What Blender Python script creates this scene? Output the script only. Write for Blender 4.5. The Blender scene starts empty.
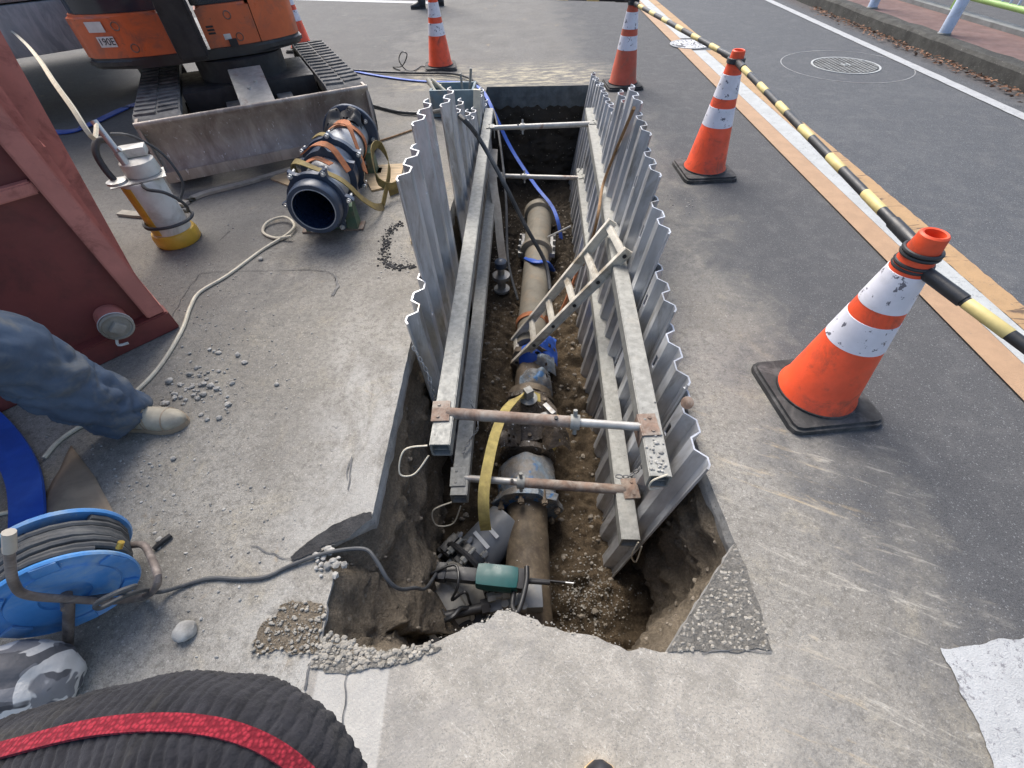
import bpy, bmesh, math, random
from mathutils import Vector as V, Matrix as M, noise as NZ
from mathutils.geometry import delaunay_2d_cdt
random.seed(11)
C = bpy.context.scene.collection
rad = math.radians
# ------------------------------------------------------------------ camera
FPX, PITCH, CAMH = 436.0, rad(48.7), 1.4
ROLL = math.atan2(15, 382)
Fw = V((0, math.cos(PITCH), -math.sin(PITCH)))
_r0, _u0 = V((1, 0, 0)), V((0, math.sin(PITCH), math.cos(PITCH)))
Rt = _r0*math.cos(ROLL) - _u0*math.sin(ROLL)
Up = _r0*math.sin(ROLL) + _u0*math.cos(ROLL)
EYE = V((0, 0, CAMH))
cam = bpy.data.cameras.new('camera'); cam.sensor_width = 36; cam.lens = FPX/1024*36
cam.clip_start = .01; cam.clip_end = 1000
co = bpy.data.objects.new('camera', cam); C.objects.link(co)
co.matrix_world = M(((Rt.x, Up.x, -Fw.x, 0), (Rt.y, Up.y, -Fw.y, 0), (Rt.z, Up.z, -Fw.z, CAMH), (0, 0, 0, 1)))
bpy.context.scene.camera = co
def ray(u, v): return Fw + Rt*((u-512)/FPX) - Up*((v-384)/FPX)
def at(u, v, z=0.0):                       # the point of the plane at height z seen at that pixel
    d = ray(u, v); return EYE + d*((z-CAMH)/d.z)
def deep(u, v, t): return EYE + ray(u, v)*t
# ------------------------------------------------------------------ materials
def nm(name):
    m = bpy.data.materials.new(name); m.use_nodes = True
    nt = m.node_tree; b = nt.nodes['Principled BSDF']
    return m, nt, b
class NB:                                  # tiny node helper
    def __init__(s, nt):
        s.nt = nt; s.tc = nt.nodes.new('ShaderNodeTexCoord'); s.co = s.tc.outputs['Object']
    def link(s, a, b): s.nt.links.new(a, b)
    def put(s, sock, v):
        if isinstance(v, bpy.types.NodeSocket): s.link(v, sock)
        else: sock.default_value = v
    def noise(s, scale, detail=3, rough=.6, co=None, dist=0):
        n = s.nt.nodes.new('ShaderNodeTexNoise'); n.inputs['Scale'].default_value = scale
        n.inputs['Detail'].default_value = detail; n.inputs['Roughness'].default_value = rough
        n.inputs['Distortion'].default_value = dist
        s.link(co or s.co, n.inputs['Vector']); return n.outputs['Fac']
    def vor(s, scale, co=None, feature='F1', out='Distance', rnd=1):
        n = s.nt.nodes.new('ShaderNodeTexVoronoi'); n.inputs['Scale'].default_value = scale; n.feature = feature
        n.inputs['Randomness'].default_value = rnd
        s.link(co or s.co, n.inputs['Vector']); return n.outputs[out]
    def mapping(s, scale=(1, 1, 1), rot=(0, 0, 0), co=None):
        n = s.nt.nodes.new('ShaderNodeMapping'); n.inputs['Scale'].default_value = scale; n.inputs['Rotation'].default_value = rot
        s.link(co or s.co, n.inputs['Vector']); return n.outputs[0]
    def math(s, op, a, b=0.0, c=0.0):
        n = s.nt.nodes.new('ShaderNodeMath'); n.operation = op
        for i, q in enumerate((a, b, c)): s.put(n.inputs[i], q)
        return n.outputs[0]
    def step(s, x, a, b, lo=0.0, hi=1.0):     # smooth map a..b -> lo..hi
        n = s.nt.nodes.new('ShaderNodeMapRange'); n.interpolation_type = 'SMOOTHSTEP'
        s.put(n.inputs[0], x)
        if a > b: a, b, lo, hi = b, a, hi, lo
        n.inputs[1].default_value = a; n.inputs[2].default_value = b; n.inputs[3].default_value = lo; n.inputs[4].default_value = hi
        return n.outputs[0]
    def mix(s, f, a, b, blend='MIX'):
        n = s.nt.nodes.new('ShaderNodeMix'); n.data_type = 'RGBA'; n.blend_type = blend
        s.put(n.inputs[0], f)
        for i, q in ((6, a), (7, b)):
            s.put(n.inputs[i], (*q, 1) if isinstance(q, tuple) and len(q) == 3 else q)
        return n.outputs[2]
    def xyz(s):
        n = s.nt.nodes.new('ShaderNodeSeparateXYZ'); s.link(s.co, n.inputs[0]); return n.outputs
    def bump(s, h, strength, dist, b):
        n = s.nt.nodes.new('ShaderNodeBump'); n.inputs['Strength'].default_value = strength; n.inputs['Distance'].default_value = dist
        s.link(h, n.inputs['Height']); s.link(n.outputs[0], b.inputs['Normal'])
def mat(name, col, rough=.6, metal=0.0, var=.25, scale=12, dirt=None, dirt_amt=.35, dirt_scale=5, bump=.15, bscale=60, bdist=.003, spec=.5, stretch=None, speck=None, speck_th=.62, speck_scale=90):
    m, nt, b = nm(name); n = NB(nt)
    oi = nt.nodes.new('ShaderNodeObjectInfo'); va = nt.nodes.new('ShaderNodeVectorMath'); va.operation = 'ADD'
    n.link(n.co, va.inputs[0]); n.link(n.math('MULTIPLY', oi.outputs['Random'], 41.0), va.inputs[1]); n.co = va.outputs[0]
    if stretch: n.co = n.mapping(stretch)
    d = tuple(c*(1-var) for c in col); l = tuple(min(1, c*(1+var)) for c in col)
    c = n.mix(n.step(n.noise(scale, 5, .65), .3, .7), d, l)
    if dirt: c = n.mix(n.step(n.noise(dirt_scale, 7, .7, dist=.6), .62-dirt_amt*.5, .72), c, dirt)
    if speck: c = n.mix(n.step(n.noise(speck_scale, 3, .7), speck_th, speck_th+.04), c, speck)
    n.link(c, b.inputs['Base Color'])
    b.inputs['Metallic'].default_value = metal
    n.link(n.step(n.noise(scale*2.3, 4), .25, .75, max(.05, rough-.12), min(1, rough+.12)), b.inputs['Roughness'])
    b.inputs['Specular IOR Level'].default_value = spec
    if bump: n.bump(n.noise(bscale, 5, .7), bump, bdist, b)
    return m
MT = dict(
  alu=mat('aluminium', (.52, .535, .56), .42, .6, .25, 7, dirt=(.24, .225, .20), dirt_amt=.34, dirt_scale=8, speck=(.62, .63, .65), speck_th=.66, speck_scale=16, bump=.05, stretch=(1, 1, .25)),
  galv=mat('galvanised_aluminium', (.27, .27, .25), .65, .25, .2, 30, dirt=(.30, .29, .26), dirt_amt=.2, dirt_scale=9, speck=(.12, .11, .1), speck_th=.66, speck_scale=55, bump=.08),
  rust=mat('rusty_steel', (.20, .135, .10), .8, .15, .35, 20, dirt=(.32, .285, .245), dirt_amt=.45, dirt_scale=14, bump=.25),
  pole=mat('pale_steel', (.42, .41, .38), .5, .4, .15, 20, dirt=(.25, .17, .13), dirt_amt=.2, dirt_scale=10),
  cone=mat('cone_orange', (.78, .085, .025), .5, 0, .12, 7, dirt=(.33, .06, .03), dirt_amt=.3, dirt_scale=9, bump=.05),
  coned=mat('cone_orange_faded', (.50, .085, .04), .6, 0, .12, 7, dirt=(.3, .09, .05), dirt_amt=.3, dirt_scale=9, bump=.05),
  white=mat('reflective_white', (.70, .70, .76), .45, 0, .08, 12, dirt=(.55, .55, .58), dirt_amt=.2, speck=(.14, .14, .17), speck_th=.60, speck_scale=30, bump=.04),
  rubber=mat('black_rubber', (.045, .045, .045), .75, 0, .3, 10, dirt=(.13, .125, .12), dirt_amt=.35, dirt_scale=9, bump=.25, spec=.3),
  blackp=mat('black_plastic', (.02, .021, .023), .42, 0, .25, 10, dirt=(.07, .065, .06), dirt_amt=.15),
  dark=mat('dark_grease', (.018, .018, .02), .6, 0, .4, 8),
  yellow=mat('yellow_tape', (.60, .49, .20), .5, 0, .1, 12, dirt=(.5, .38, .14), dirt_amt=.25, bump=.03),
  exor=mat('machine_orange', (.58, .125, .04), .38, 0, .12, 4, dirt=(.30, .10, .06), dirt_amt=.3, dirt_scale=5, speck=(.2, .08, .05), speck_th=.69, speck_scale=30, bump=.04),
  blade=mat('worn_steel', (.40, .355, .31), .6, .2, .25, 5, dirt=(.22, .175, .15), dirt_amt=.45, dirt_scale=4, speck=(.66, .64, .62), speck_th=.64, speck_scale=30, bump=.2, stretch=(1.5, 1.5, .4)),
  steel=mat('grey_steel', (.30, .30, .29), .5, .5, .2, 9, dirt=(.2, .17, .15), dirt_amt=.3),
  track=mat('dusty_rubber', (.085, .086, .088), .85, 0, .4, 9, dirt=(.20, .195, .185), dirt_amt=.5, dirt_scale=8, bump=.3),
  glass=mat('dark_glass', (.018, .03, .045), .12, 0, .15, 3, bump=0),
  red=mat('red_oxide_paint', (.185, .045, .04), .55, 0, .15, 4, dirt=(.12, .035, .032), dirt_amt=.3, dirt_scale=5, bump=.06),
  red_lit=mat('red_oxide_lit', (.50, .185, .15), .55, 0, .12, 6, dirt=(.28, .09, .075), dirt_amt=.25, dirt_scale=8, bump=.06),  # lighter copy of the red paint, light on posts and ribs put into colour
  pumpw=mat('pump_white', (.68, .66, .60), .5, 0, .1, 7, dirt=(.50, .47, .40), dirt_amt=.35, dirt_scale=8),
  pumpy=mat('pump_yellow', (.70, .42, .05), .45, 0, .12, 7, dirt=(.45, .27, .06), dirt_amt=.3),
  chrome=mat('stainless', (.55, .55, .53), .38, .6, .15, 10, bump=.03),
  navy=mat('navy_epoxy', (.035, .052, .085), .4, 0, .2, 9, dirt=(.10, .105, .12), dirt_amt=.2),
  bore=mat('bore_blue', (.012, .025, .06), .3, 0, .2, 6),
  coat=mat('grey_coating', (.36, .38, .40), .45, .2, .15, 8, dirt=(.25, .25, .25), dirt_amt=.2),
  strapo=mat('orange_strap', (.42, .15, .06), .8, 0, .2, 30, dirt=(.24, .12, .06), dirt_amt=.35, bscale=220),
  strapg=mat('olive_strap', (.22, .165, .055), .8, 0, .2, 30, dirt=(.13, .10, .05), dirt_amt=.35, bscale=220),
  strapy=mat('yellow_sling', (.47, .37, .12), .8, 0, .2, 30, dirt=(.28, .21, .08), dirt_amt=.35, bscale=220),
  green=mat('green_steel', (.07, .13, .085), .6, .2, .2, 10, dirt=(.17, .13, .09), dirt_amt=.3),
  ply=mat('plywood', (.46, .34, .20), .75, 0, .2, 7, dirt=(.30, .23, .15), dirt_amt=.3, stretch=(1, 6, 1)),
  plank=mat('dusty_plank', (.36, .33, .28), .85, 0, .2, 9, dirt=(.22, .19, .16), dirt_amt=.35),
  jean=mat('navy_workwear', (.060, .088, .135), .85, 0, .22, 6, dirt=(.15, .155, .15), dirt_amt=.28, dirt_scale=5, bump=.35, bscale=300),
  shoe=mat('dusty_shoe', (.40, .36, .28), .85, 0, .18, 12, dirt=(.29, .25, .2), dirt_amt=.3),
  skin=mat('skin', (.55, .33, .24), .55, 0, .08, 9),
  hair=mat('black_hair', (.015, .013, .012), .6),
  helmet=mat('white_helmet', (.75, .75, .73), .3, 0, .04, 5, bump=0),
  blue=mat('reel_blue', (.065, .25, .58), .42, 0, .12, 6, dirt=(.26, .38, .52), dirt_amt=.42, dirt_scale=6, speck=(.35, .42, .5), speck_th=.68, speck_scale=35),
  cable=mat('grey_cable', (.055, .058, .062), .6, 0, .25, 9, dirt=(.13, .13, .125), dirt_amt=.25),
  cord=mat('cream_cord', (.62, .57, .45), .75, 0, .1, 20, dirt=(.45, .4, .32), dirt_amt=.2),
  tarp=mat('blue_vinyl', (.02, .085, .42), .5, 0, .2, 5, dirt=(.03, .12, .5), dirt_amt=.3),
  hosebl=mat('blue_hose', (.045, .12, .50), .5, 0, .2, 9, dirt=(.1, .17, .45), dirt_amt=.25),
  mud=mat('mud_brown', (.27, .21, .145), .9, 0, .2, 8, dirt=(.18, .135, .09), dirt_amt=.35, bump=.3),
  teal=mat('teal_plastic', (.003, .075, .072), .38, 0, .15, 8, dirt=(.02, .085, .085), dirt_amt=.2, bump=.04),
  oldpipe=mat('scaled_pipe', (.20, .155, .10), .7, .05, .5, 9, dirt=(.075, .055, .038), dirt_amt=.75, dirt_scale=9, speck=(.55, .53, .48), speck_th=.68, speck_scale=30, bump=.35),
  palepipe=mat('pale_pipe', (.19, .172, .135), .75, 0, .15, 8, dirt=(.24, .19, .13), dirt_amt=.35, dirt_scale=7, speck=(.10, .075, .05), speck_th=.72, speck_scale=12),
  wrap=mat('crumpled_film', (.13, .20, .27), .28, 0, .4, 10, dirt=(.20, .165, .125), dirt_amt=.8, dirt_scale=8, speck=(.06, .15, .30), speck_th=.57, speck_scale=6, bump=.8, bscale=26, bdist=.012),
  film=mat('clear_film', (.085, .066, .048), .22, 0, .4, 14, speck=(.72, .72, .70), speck_th=.64, speck_scale=26, bump=.9, bscale=32, bdist=.012),
  valve=mat('muddy_iron', (.11, .085, .06), .7, .2, .35, 16, dirt=(.24, .19, .13), dirt_amt=.4, speck=(.5, .5, .47), speck_th=.68, speck_scale=40, bump=.5),
  pvc=mat('grey_pvc', (.17, .18, .19), .4, 0, .1, 7, dirt=(.24, .22, .19), dirt_amt=.25),
  greyb=mat('grey_casting', (.34, .325, .29), .6, .1, .18, 8, dirt=(.2, .17, .13), dirt_amt=.35),
  crate=mat('blue_grey_crate', (.14, .20, .23), .55, 0, .15, 9, dirt=(.22, .22, .2), dirt_amt=.25),
  rope=mat('brown_rope', (.25, .15, .075), .85, 0, .25, 30),
  knit=mat('black_knit', (.022, .022, .026), .9, 0, .3, 50, dirt=(.06, .057, .05), dirt_amt=.25, dirt_scale=14, bump=.6, bscale=380, bdist=.002, spec=.2),
  knitr=mat('red_knit', (.25, .02, .034), .85, 0, .25, 120, bump=.7, bscale=260, bdist=.002, spec=.2),
  blackshoe=mat('black_shoe', (.02, .021, .025), .5, 0, .3, 30),
  welt=mat('tan_welt', (.60, .42, .22), .7),
  post=mat('pale_blue_paint', (.50, .58, .72), .45, 0, .08, 6, dirt=(.35, .38, .42), dirt_amt=.25),
  lime=mat('lime_paint', (.27, .42, .13), .45, 0, .1, 6, dirt=(.25, .38, .1), dirt_amt=.2),
  kerb=mat('dirty_kerb', (.052, .051, .045), .9, 0, .4, 6, dirt=(.028, .027, .025), dirt_amt=.5, dirt_scale=3, speck=(.16, .16, .14), speck_th=.64, speck_scale=60, bump=.5, bscale=80, bdist=.006),
  walk=mat('brick_red_paving', (.155, .095, .085), .85, 0, .2, 5, dirt=(.13, .075, .068), dirt_amt=.3, dirt_scale=2, speck=(.25, .17, .15), speck_th=.66, speck_scale=120, bump=.2),
  conc=mat('concrete_footing', (.20, .205, .20), .85, 0, .2, 6, dirt=(.12, .12, .11), dirt_amt=.3),
  truck=mat('scuffed_grey_panel', (.30, .33, .335), .6, .2, .2, 6, dirt=(.50, .52, .52), dirt_amt=.5, dirt_scale=14, stretch=(1, 1, .3), bump=.3),
  truckd=mat('dark_body_paint', (.028, .035, .045), .45, .1, .25, 4, dirt=(.06, .065, .07), dirt_amt=.3),
  ladder=mat('dusty_ladder', (.60, .565, .485), .65, .15, .15, 14, dirt=(.27, .22, .15), dirt_amt=.3),
  chip=mat('concrete_chip', (.27, .252, .218), .9, 0, .3, 40, bump=.4, bscale=150),
  stone=mat('grey_stone', (.33, .32, .295), .85, 0, .4, 14, bump=.4, bscale=90),
  brown=mat('brown_card', (.30, .23, .16), .85, 0, .2, 4, dirt=(.2, .155, .11), dirt_amt=.35, dirt_scale=3),
  sticker=mat('label_white', (.62, .62, .6), .5, 0, .08, 20),
  ink=mat('ink_black', (.02, .02, .025), .6, bump=0),
  oldst=mat('worn_tube', (.15, .125, .112), .6, .3, .3, 14, dirt=(.30, .265, .24), dirt_amt=.3, dirt_scale=12),
  clod=mat('soil_stone', (.20, .172, .135), .9, 0, .4, 30, bump=.4),
  leaf=mat('dry_leaf', (.20, .10, .055), .8, 0, .5, 9, bump=0),
  brass=mat('brass', (.6, .42, .1), .35, .8),
)
def paint(name, col, worn, th=.6, hi=(.6, .6, .6), cracks=None):
    m, nt, b = nm(name); n = NB(nt)
    c = n.mix(n.step(n.noise(9, 6, .7), .35, .65), tuple(q*.86 for q in col), col)
    c = n.mix(n.step(n.noise(420, 2), .5, .75, 0, .35), c, tuple(q*.6 for q in col))
    w = n.math('ADD', n.math('MULTIPLY', n.noise(75, 5, .8), .68), n.math('MULTIPLY', n.noise(11, 5, .7, dist=.5), .32))
    c = n.mix(n.step(w, th, th+.05), c, worn)
    if cracks:
        vd = n.vor(4.2, n.mapping((.30, 3.4, 1)), 'DISTANCE_TO_EDGE')
        c = n.mix(n.math('MULTIPLY', n.step(n.math('ADD', vd, n.math('MULTIPLY', n.math('SUBTRACT', n.noise(25, 4), .5), .06)), .035, .012), n.step(n.noise(6, 3), .50, .60)), c, cracks)
    n.link(c, b.inputs['Base Color']); b.inputs['Roughness'].default_value = .7
    n.bump(n.math('ADD', n.noise(260, 4), n.noise(90, 4, .7)), .7, .004, b); return m
MT['porange'] = paint('road_paint_orange', (.41, .262, .155), (.22, .17, .125), .60)
MT['porange2'] = paint('road_paint_ochre', (.42, .265, .13), (.22, .16, .11), .57, cracks=(.11, .07, .045))
MT['pwhite'] = paint('road_paint_white', (.44, .455, .45), (.25, .26, .26), .55)
MT['pwhite2'] = paint('road_paint_bright', (.42, .43, .435), (.20, .20, .21), .545)
def ground_mat(name, road):
    m, nt, b = nm(name); n = NB(nt); x, y, z = n.xyz()
    fine = n.noise(330, 3, .7); med = n.noise(45, 5, .7); big = n.noise(2.2, 6, .65, dist=.4); mid = n.noise(8, 6, .7, dist=.5)
    sp = n.vor(150)                                             # aggregate
    spc = n.vor(150, out='Color')
    k = (.076, .081, .089) if road else (.080, .081, .084)
    c = n.mix(n.step(fine, .3, .7), tuple(q*.5 for q in k), tuple(q*1.5 for q in k))
    sc = nt.nodes.new('ShaderNodeSeparateColor'); n.link(spc, sc.inputs[0])
    lite = n.math('MULTIPLY', n.step(sc.outputs[0], .72, .9), n.step(sp, .42, .25))
    c = n.mix(n.math('MULTIPLY', lite, .8 if road else .6), c, (.27, .275, .28))
    c = n.mix(n.step(n.noise(110, 4, .8), .50, .66, 0, .6), c, tuple(q*.42 for q in k))
    c = n.mix(n.step(mid, .45, .75, 0, .35), c, (.16, .158, .155))
    if road:
        c = n.mix(n.step(n.noise(1.2, 5, .7, dist=.6), .5, .75, 0, .45), c, (.125, .128, .132))
        gut = n.math('MULTIPLY', n.step(n.math('SUBTRACT', x, n.math('MULTIPLY', y, .042)), 4.38, 4.62), .75)
        c = n.mix(gut, c, n.mix(n.step(med, .35, .65), (.045, .042, .042), (.10, .085, .08)))
        rgh = .8
    else:
        wob = n.math('ADD', n.math('MULTIPLY', n.math('SUBTRACT', big, .5), 1.5), n.math('MULTIPLY', n.math('SUBTRACT', mid, .5), .7))
        xr = n.math('ADD', x, wob)
        dust = n.step(xr, 1.42, .72)
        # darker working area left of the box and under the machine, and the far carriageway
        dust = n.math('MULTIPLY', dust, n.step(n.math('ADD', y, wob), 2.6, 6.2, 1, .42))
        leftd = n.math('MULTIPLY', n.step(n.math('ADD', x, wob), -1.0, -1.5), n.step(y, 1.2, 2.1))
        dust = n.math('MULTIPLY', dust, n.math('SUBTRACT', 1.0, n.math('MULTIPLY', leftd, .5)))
        dustc = n.mix(n.step(big, .35, .65), (.236, .222, .196), (.355, .338, .302))
        dustc = n.mix(n.step(n.noise(5, 6, .7, dist=.8), .5, .72, 0, .55), dustc, (.41, .365, .27))
        dustc = n.mix(n.step(n.noise(34, 7, .8), .47, .62, 0, .75), dustc, (.15, .14, .122))
        dustc = n.mix(n.step(fine, .35, .75, 0, .7), dustc, (.115, .108, .096))
        dustc = n.mix(n.step(n.noise(85, 4, .8), .52, .66, 0, .75), dustc, (.125, .115, .098))
        dustc = n.mix(n.step(n.noise(130, 3, .75), .60, .74, 0, .8), dustc, (.52, .50, .46))
        pat = n.math('MULTIPLY', n.math('MULTIPLY', n.step(xr, -1.55, -1.4), n.step(x, -.80, -.86)), n.math('MULTIPLY', n.step(y, .95, 1.25), n.step(y, 2.03, 1.98)))
        dustc = n.mix(n.math('MULTIPLY', pat, .4), dustc, n.mix(n.step(med, .4, .6), (.15, .142, .125), (.24, .225, .195)))
        pal = n.math('MULTIPLY', n.math('MULTIPLY', n.step(x, -.95, -.6), n.step(x, -.30, -.42)), n.math('MULTIPLY', n.step(y, 2.2, 1.2), n.step(n.noise(4.5, 7, .75, n.mapping((1, .5, 1)), dist=.6), .40, .60)))
        dustc = n.mix(n.math('MULTIPLY', pal, .42), dustc, (.50, .495, .47))
        dp = n.step(n.noise(14, 8, .8, n.mapping((1, 1.6, 1), co=n.mapping(rot=(0, 0, .6))), dist=.9), .56, .66)
        dustc = n.mix(n.math('MULTIPLY', dp, .55), dustc, (.17, .162, .148))
        g1 = n.vor(300, out='Color'); gs = nt.nodes.new('ShaderNodeSeparateColor'); n.link(g1, gs.inputs[0])
        gd = n.math('MULTIPLY', n.step(n.vor(300), .5, .3), n.step(n.noise(60, 4, .7), .42, .55))
        dustc = n.mix(n.math('MULTIPLY', n.math('MULTIPLY', n.step(gs.outputs[0], .70, .80), gd), .42), dustc, (.50, .48, .44))
        dustc = n.mix(n.math('MULTIPLY', n.math('MULTIPLY', n.step(gs.outputs[1], .62, .75), gd), .6), dustc, (.11, .106, .098))
        g2 = n.vor(95, out='Color'); g2s = nt.nodes.new('ShaderNodeSeparateColor'); n.link(g2, g2s.inputs[0])
        dustc = n.mix(n.math('MULTIPLY', n.math('MULTIPLY', n.step(g2s.outputs[0], .86, .90), n.step(n.vor(95), .42, .25)), .38), dustc, (.46, .44, .40))
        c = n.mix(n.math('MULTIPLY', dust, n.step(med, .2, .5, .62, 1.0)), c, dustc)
        # cement slurry streaks at the lower right
        st = n.noise(4, 8, .78, n.mapping((1.0, 6.5, 1), co=n.mapping(rot=(0, 0, rad(27)))), dist=.5)
        stm = n.math('MULTIPLY', n.step(st, .535, .66), n.math('MULTIPLY', n.step(xr, 1.5, .9), n.math('MULTIPLY', n.step(x, .45, .7), n.step(y, 1.5, .6))))
        c = n.mix(n.math('MULTIPLY', stm, .75), c, n.mix(n.step(big, .45, .6), (.43, .41, .36), (.42, .33, .20)))
        # rusty sand stains
        rs = n.math('MULTIPLY', n.step(n.noise(3.1, 5, .7, dist=1), .63, .74), n.step(xr, 1.5, .6))
        c = n.mix(n.math('MULTIPLY', rs, .45), c, (.36, .27, .16))
        # pale sawing slurry beyond the end of the trench
        far = n.math('MULTIPLY', n.math('MULTIPLY', n.step(y, 5.3, 5.6), n.step(y, 6.6, 5.8)), n.math('MULTIPLY', n.step(x, -1.5, -.6), n.step(x, 1.6, .6)))
        c = n.mix(n.math('MULTIPLY', far, n.step(n.noise(5, 7, .75, n.mapping((1, 3, 1))), .44, .62)), c, (.43, .385, .28))
        dash = n.math('MULTIPLY', n.step(n.noise(4, 7, .8, n.mapping((1, 2.5, 1))), .60, .70), n.math('MULTIPLY', n.step(y, 5.5, 6.4), n.step(x, 2.2, 1.2)))
        c = n.mix(n.math('MULTIPLY', dash, .6), c, (.40, .39, .36))
        # concrete apron in front of the trench
        lip = n.math('MULTIPLY', n.step(x, -.47, -.46), n.step(x, .40, .39))
        yl = n.math('ADD', .235, n.math('MULTIPLY', lip, .35))
        ap = n.math('MULTIPLY', n.step(n.math('SUBTRACT', y, yl), .004, -.004), n.math('MULTIPLY', n.step(x, -.585, -.58), n.step(n.math('ADD', x, n.math('MULTIPLY', wob, .5)), 1.02, .5)))
        apc = n.mix(n.step(n.noise(9, 6, .7, dist=.5), .35, .65), (.235, .22, .192), (.345, .322, .282))
        apc = n.mix(n.step(n.noise(70, 5, .8), .52, .7, 0, .8), apc, (.45, .425, .375))
        apc = n.mix(n.step(n.noise(140, 4, .75), .52, .66, 0, .85), apc, (.17, .165, .155))
        apc = n.mix(n.step(n.noise(6, 8, .8, n.mapping((1, 1.5, 1), co=n.mapping(rot=(0, 0, .9))), dist=.9), .55, .66, 0, .5), apc, (.21, .205, .195))
        apc = n.mix(n.math('MULTIPLY', n.step(n.noise(20, 6, .8, n.mapping((1, 3.5, 1), co=n.mapping(rot=(0, 0, rad(35)))), dist=1), .58, .66), .5), apc, (.48, .46, .42))
        apc = n.mix(n.math('MULTIPLY', n.math('MULTIPLY', n.step(gs.outputs[0], .72, .80), gd), .28), apc, (.56, .54, .50))
        apc = n.mix(n.math('MULTIPLY', n.math('MULTIPLY', n.step(gs.outputs[1], .70, .80), gd), .6), apc, (.12, .115, .108))
        fl = n.noise(55, 6, .85, n.mapping((1, 2.2, 1), co=n.mapping(rot=(0, 0, .7))), dist=1.0)
        apc = n.mix(n.math('MULTIPLY', n.step(fl, .57, .63), .65), apc, (.52, .50, .455))
        apc = n.mix(n.math('MULTIPLY', n.step(n.noise(30, 8, .85, dist=1.2), .56, .64), .5), apc, (.50, .475, .43))
        apc = n.mix(n.math('MULTIPLY', n.step(n.noise(2.3, 6, .7, dist=.8), .48, .62), .5), apc, (.22, .212, .20))
        bright = n.math('MULTIPLY', n.step(x, -.36, -.37), n.step(x, -.565, -.555))
        apc = n.mix(n.math('MULTIPLY', bright, .4), apc, (.52, .51, .48))
        c = n.mix(ap, c, apc)
        rgh = .88
    n.link(c, b.inputs['Base Color']); b.inputs['Roughness'].default_value = rgh
    b.inputs['Specular IOR Level'].default_value = .35
    h = n.math('ADD', n.math('MULTIPLY', fine, .6), n.math('ADD', n.math('MULTIPLY', n.noise(90, 4, .7), .8), n.math('MULTIPLY', sp, .5)))
    n.bump(h, .55, .004, b)
    return m
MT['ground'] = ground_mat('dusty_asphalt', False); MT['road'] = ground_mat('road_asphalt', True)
def soil_mat(name, a, bcol, c3):
    m, nt, b = nm(name); n = NB(nt)
    c = n.mix(n.step(n.noise(3.2, 7, .7, dist=.5), .35, .68), a, bcol)
    c = n.mix(n.step(n.noise(22, 6, .75), .52, .75, 0, .8), c, c3)
    c = n.mix(n.step(n.noise(90, 4, .7), .35, .7, .55, 0), c, tuple(q*.4 for q in a))
    if name == 'trench_soil': c = n.mix(n.step(n.xyz()[1], 2.4, 4.2, 0, .8), c, (.03, .026, .022))  # floor colour darkens towards the far end, the trench shade painted in
    if name == 'trench_side_soil': c = n.mix(n.step(n.xyz()[1], 3.6, 4.7, 0, .88), c, (.03, .028, .026))  # sides darken too: damp soil and the dim far end both in the colour
    v = n.vor(48, out='Color'); s2 = nt.nodes.new('ShaderNodeSeparateColor'); n.link(v, s2.inputs[0])
    c = n.mix(n.math('MULTIPLY', n.step(s2.outputs[0], .9, .94), n.step(n.vor(48), .34, .22)), c, (.30, .27, .22))
    n.link(c, b.inputs['Base Color']); b.inputs['Roughness'].default_value = .95; b.inputs['Specular IOR Level'].default_value = .2
    n.bump(n.math('ADD', n.noise(35, 8, .75), n.math('MULTIPLY', n.noise(160, 4, .7), .4)), 1.0, .03, b)
    return m
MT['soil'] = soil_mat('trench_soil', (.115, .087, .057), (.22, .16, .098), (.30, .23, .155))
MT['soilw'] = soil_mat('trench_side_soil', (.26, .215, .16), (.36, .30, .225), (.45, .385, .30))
MT['cut'] = mat('saw_cut_asphalt', (.33, .325, .31), .8, 0, .2, 9, dirt=(.20, .195, .185), dirt_amt=.3, dirt_scale=7, speck=(.16, .16, .155), speck_th=.60, speck_scale=120, bump=.3)
MT['cutd'] = mat('shaded_cut_asphalt', (.085, .10, .11), .7, 0, .3, 9, bump=.2)  # darker copy of the cut colour, shade of the far face painted in
MT['rubble'] = soil_mat('crushed_concrete', (.28, .265, .235), (.36, .34, .305), (.42, .40, .36))
MT['blacktop'] = mat('broken_blacktop', (.03, .03, .032), .85, 0, .35, 14, bump=.8, bscale=60, bdist=.01)
def camo_mat():
    m, nt, b = nm('camouflage_cloth'); n = NB(nt)
    c = n.mix(n.step(n.noise(9, 2, .5, dist=1.2), .47, .49), (.10, .10, .108), (.20, .20, .21))
    c = n.mix(n.step(n.noise(8, 2, .5, n.mapping(rot=(1, 2, .5)), dist=1.4), .53, .55), c, (.60, .585, .56))
    c = n.mix(n.step(n.noise(7, 2, .5, n.mapping(rot=(2, .3, 1.5)), dist=1.2), .58, .60), c, (.05, .05, .055))
    n.link(c, b.inputs['Base Color']); b.inputs['Roughness'].default_value = .8
    n.bump(n.noise(14, 4), .5, .02, b); return m
MT['camo'] = camo_mat()
_m = MT['knitr']; _n = NB(_m.node_tree); _b = _m.node_tree.nodes['Principled BSDF']
_d = _n.vor(430, _n.mapping((1, 1, 1)), rnd=.6)
_n.link(_n.mix(_n.step(_d, .25, .6), (.28, .024, .038), (.14, .012, .02)), _b.inputs['Base Color']); _n.bump(_n.math('SUBTRACT', 1.0, _d), .45, .002, _b); _b.inputs['Roughness'].default_value = 1.0
for _l in list(_m.node_tree.links):
    if _l.to_socket == _b.inputs['Roughness']: _m.node_tree.links.remove(_l)
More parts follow.
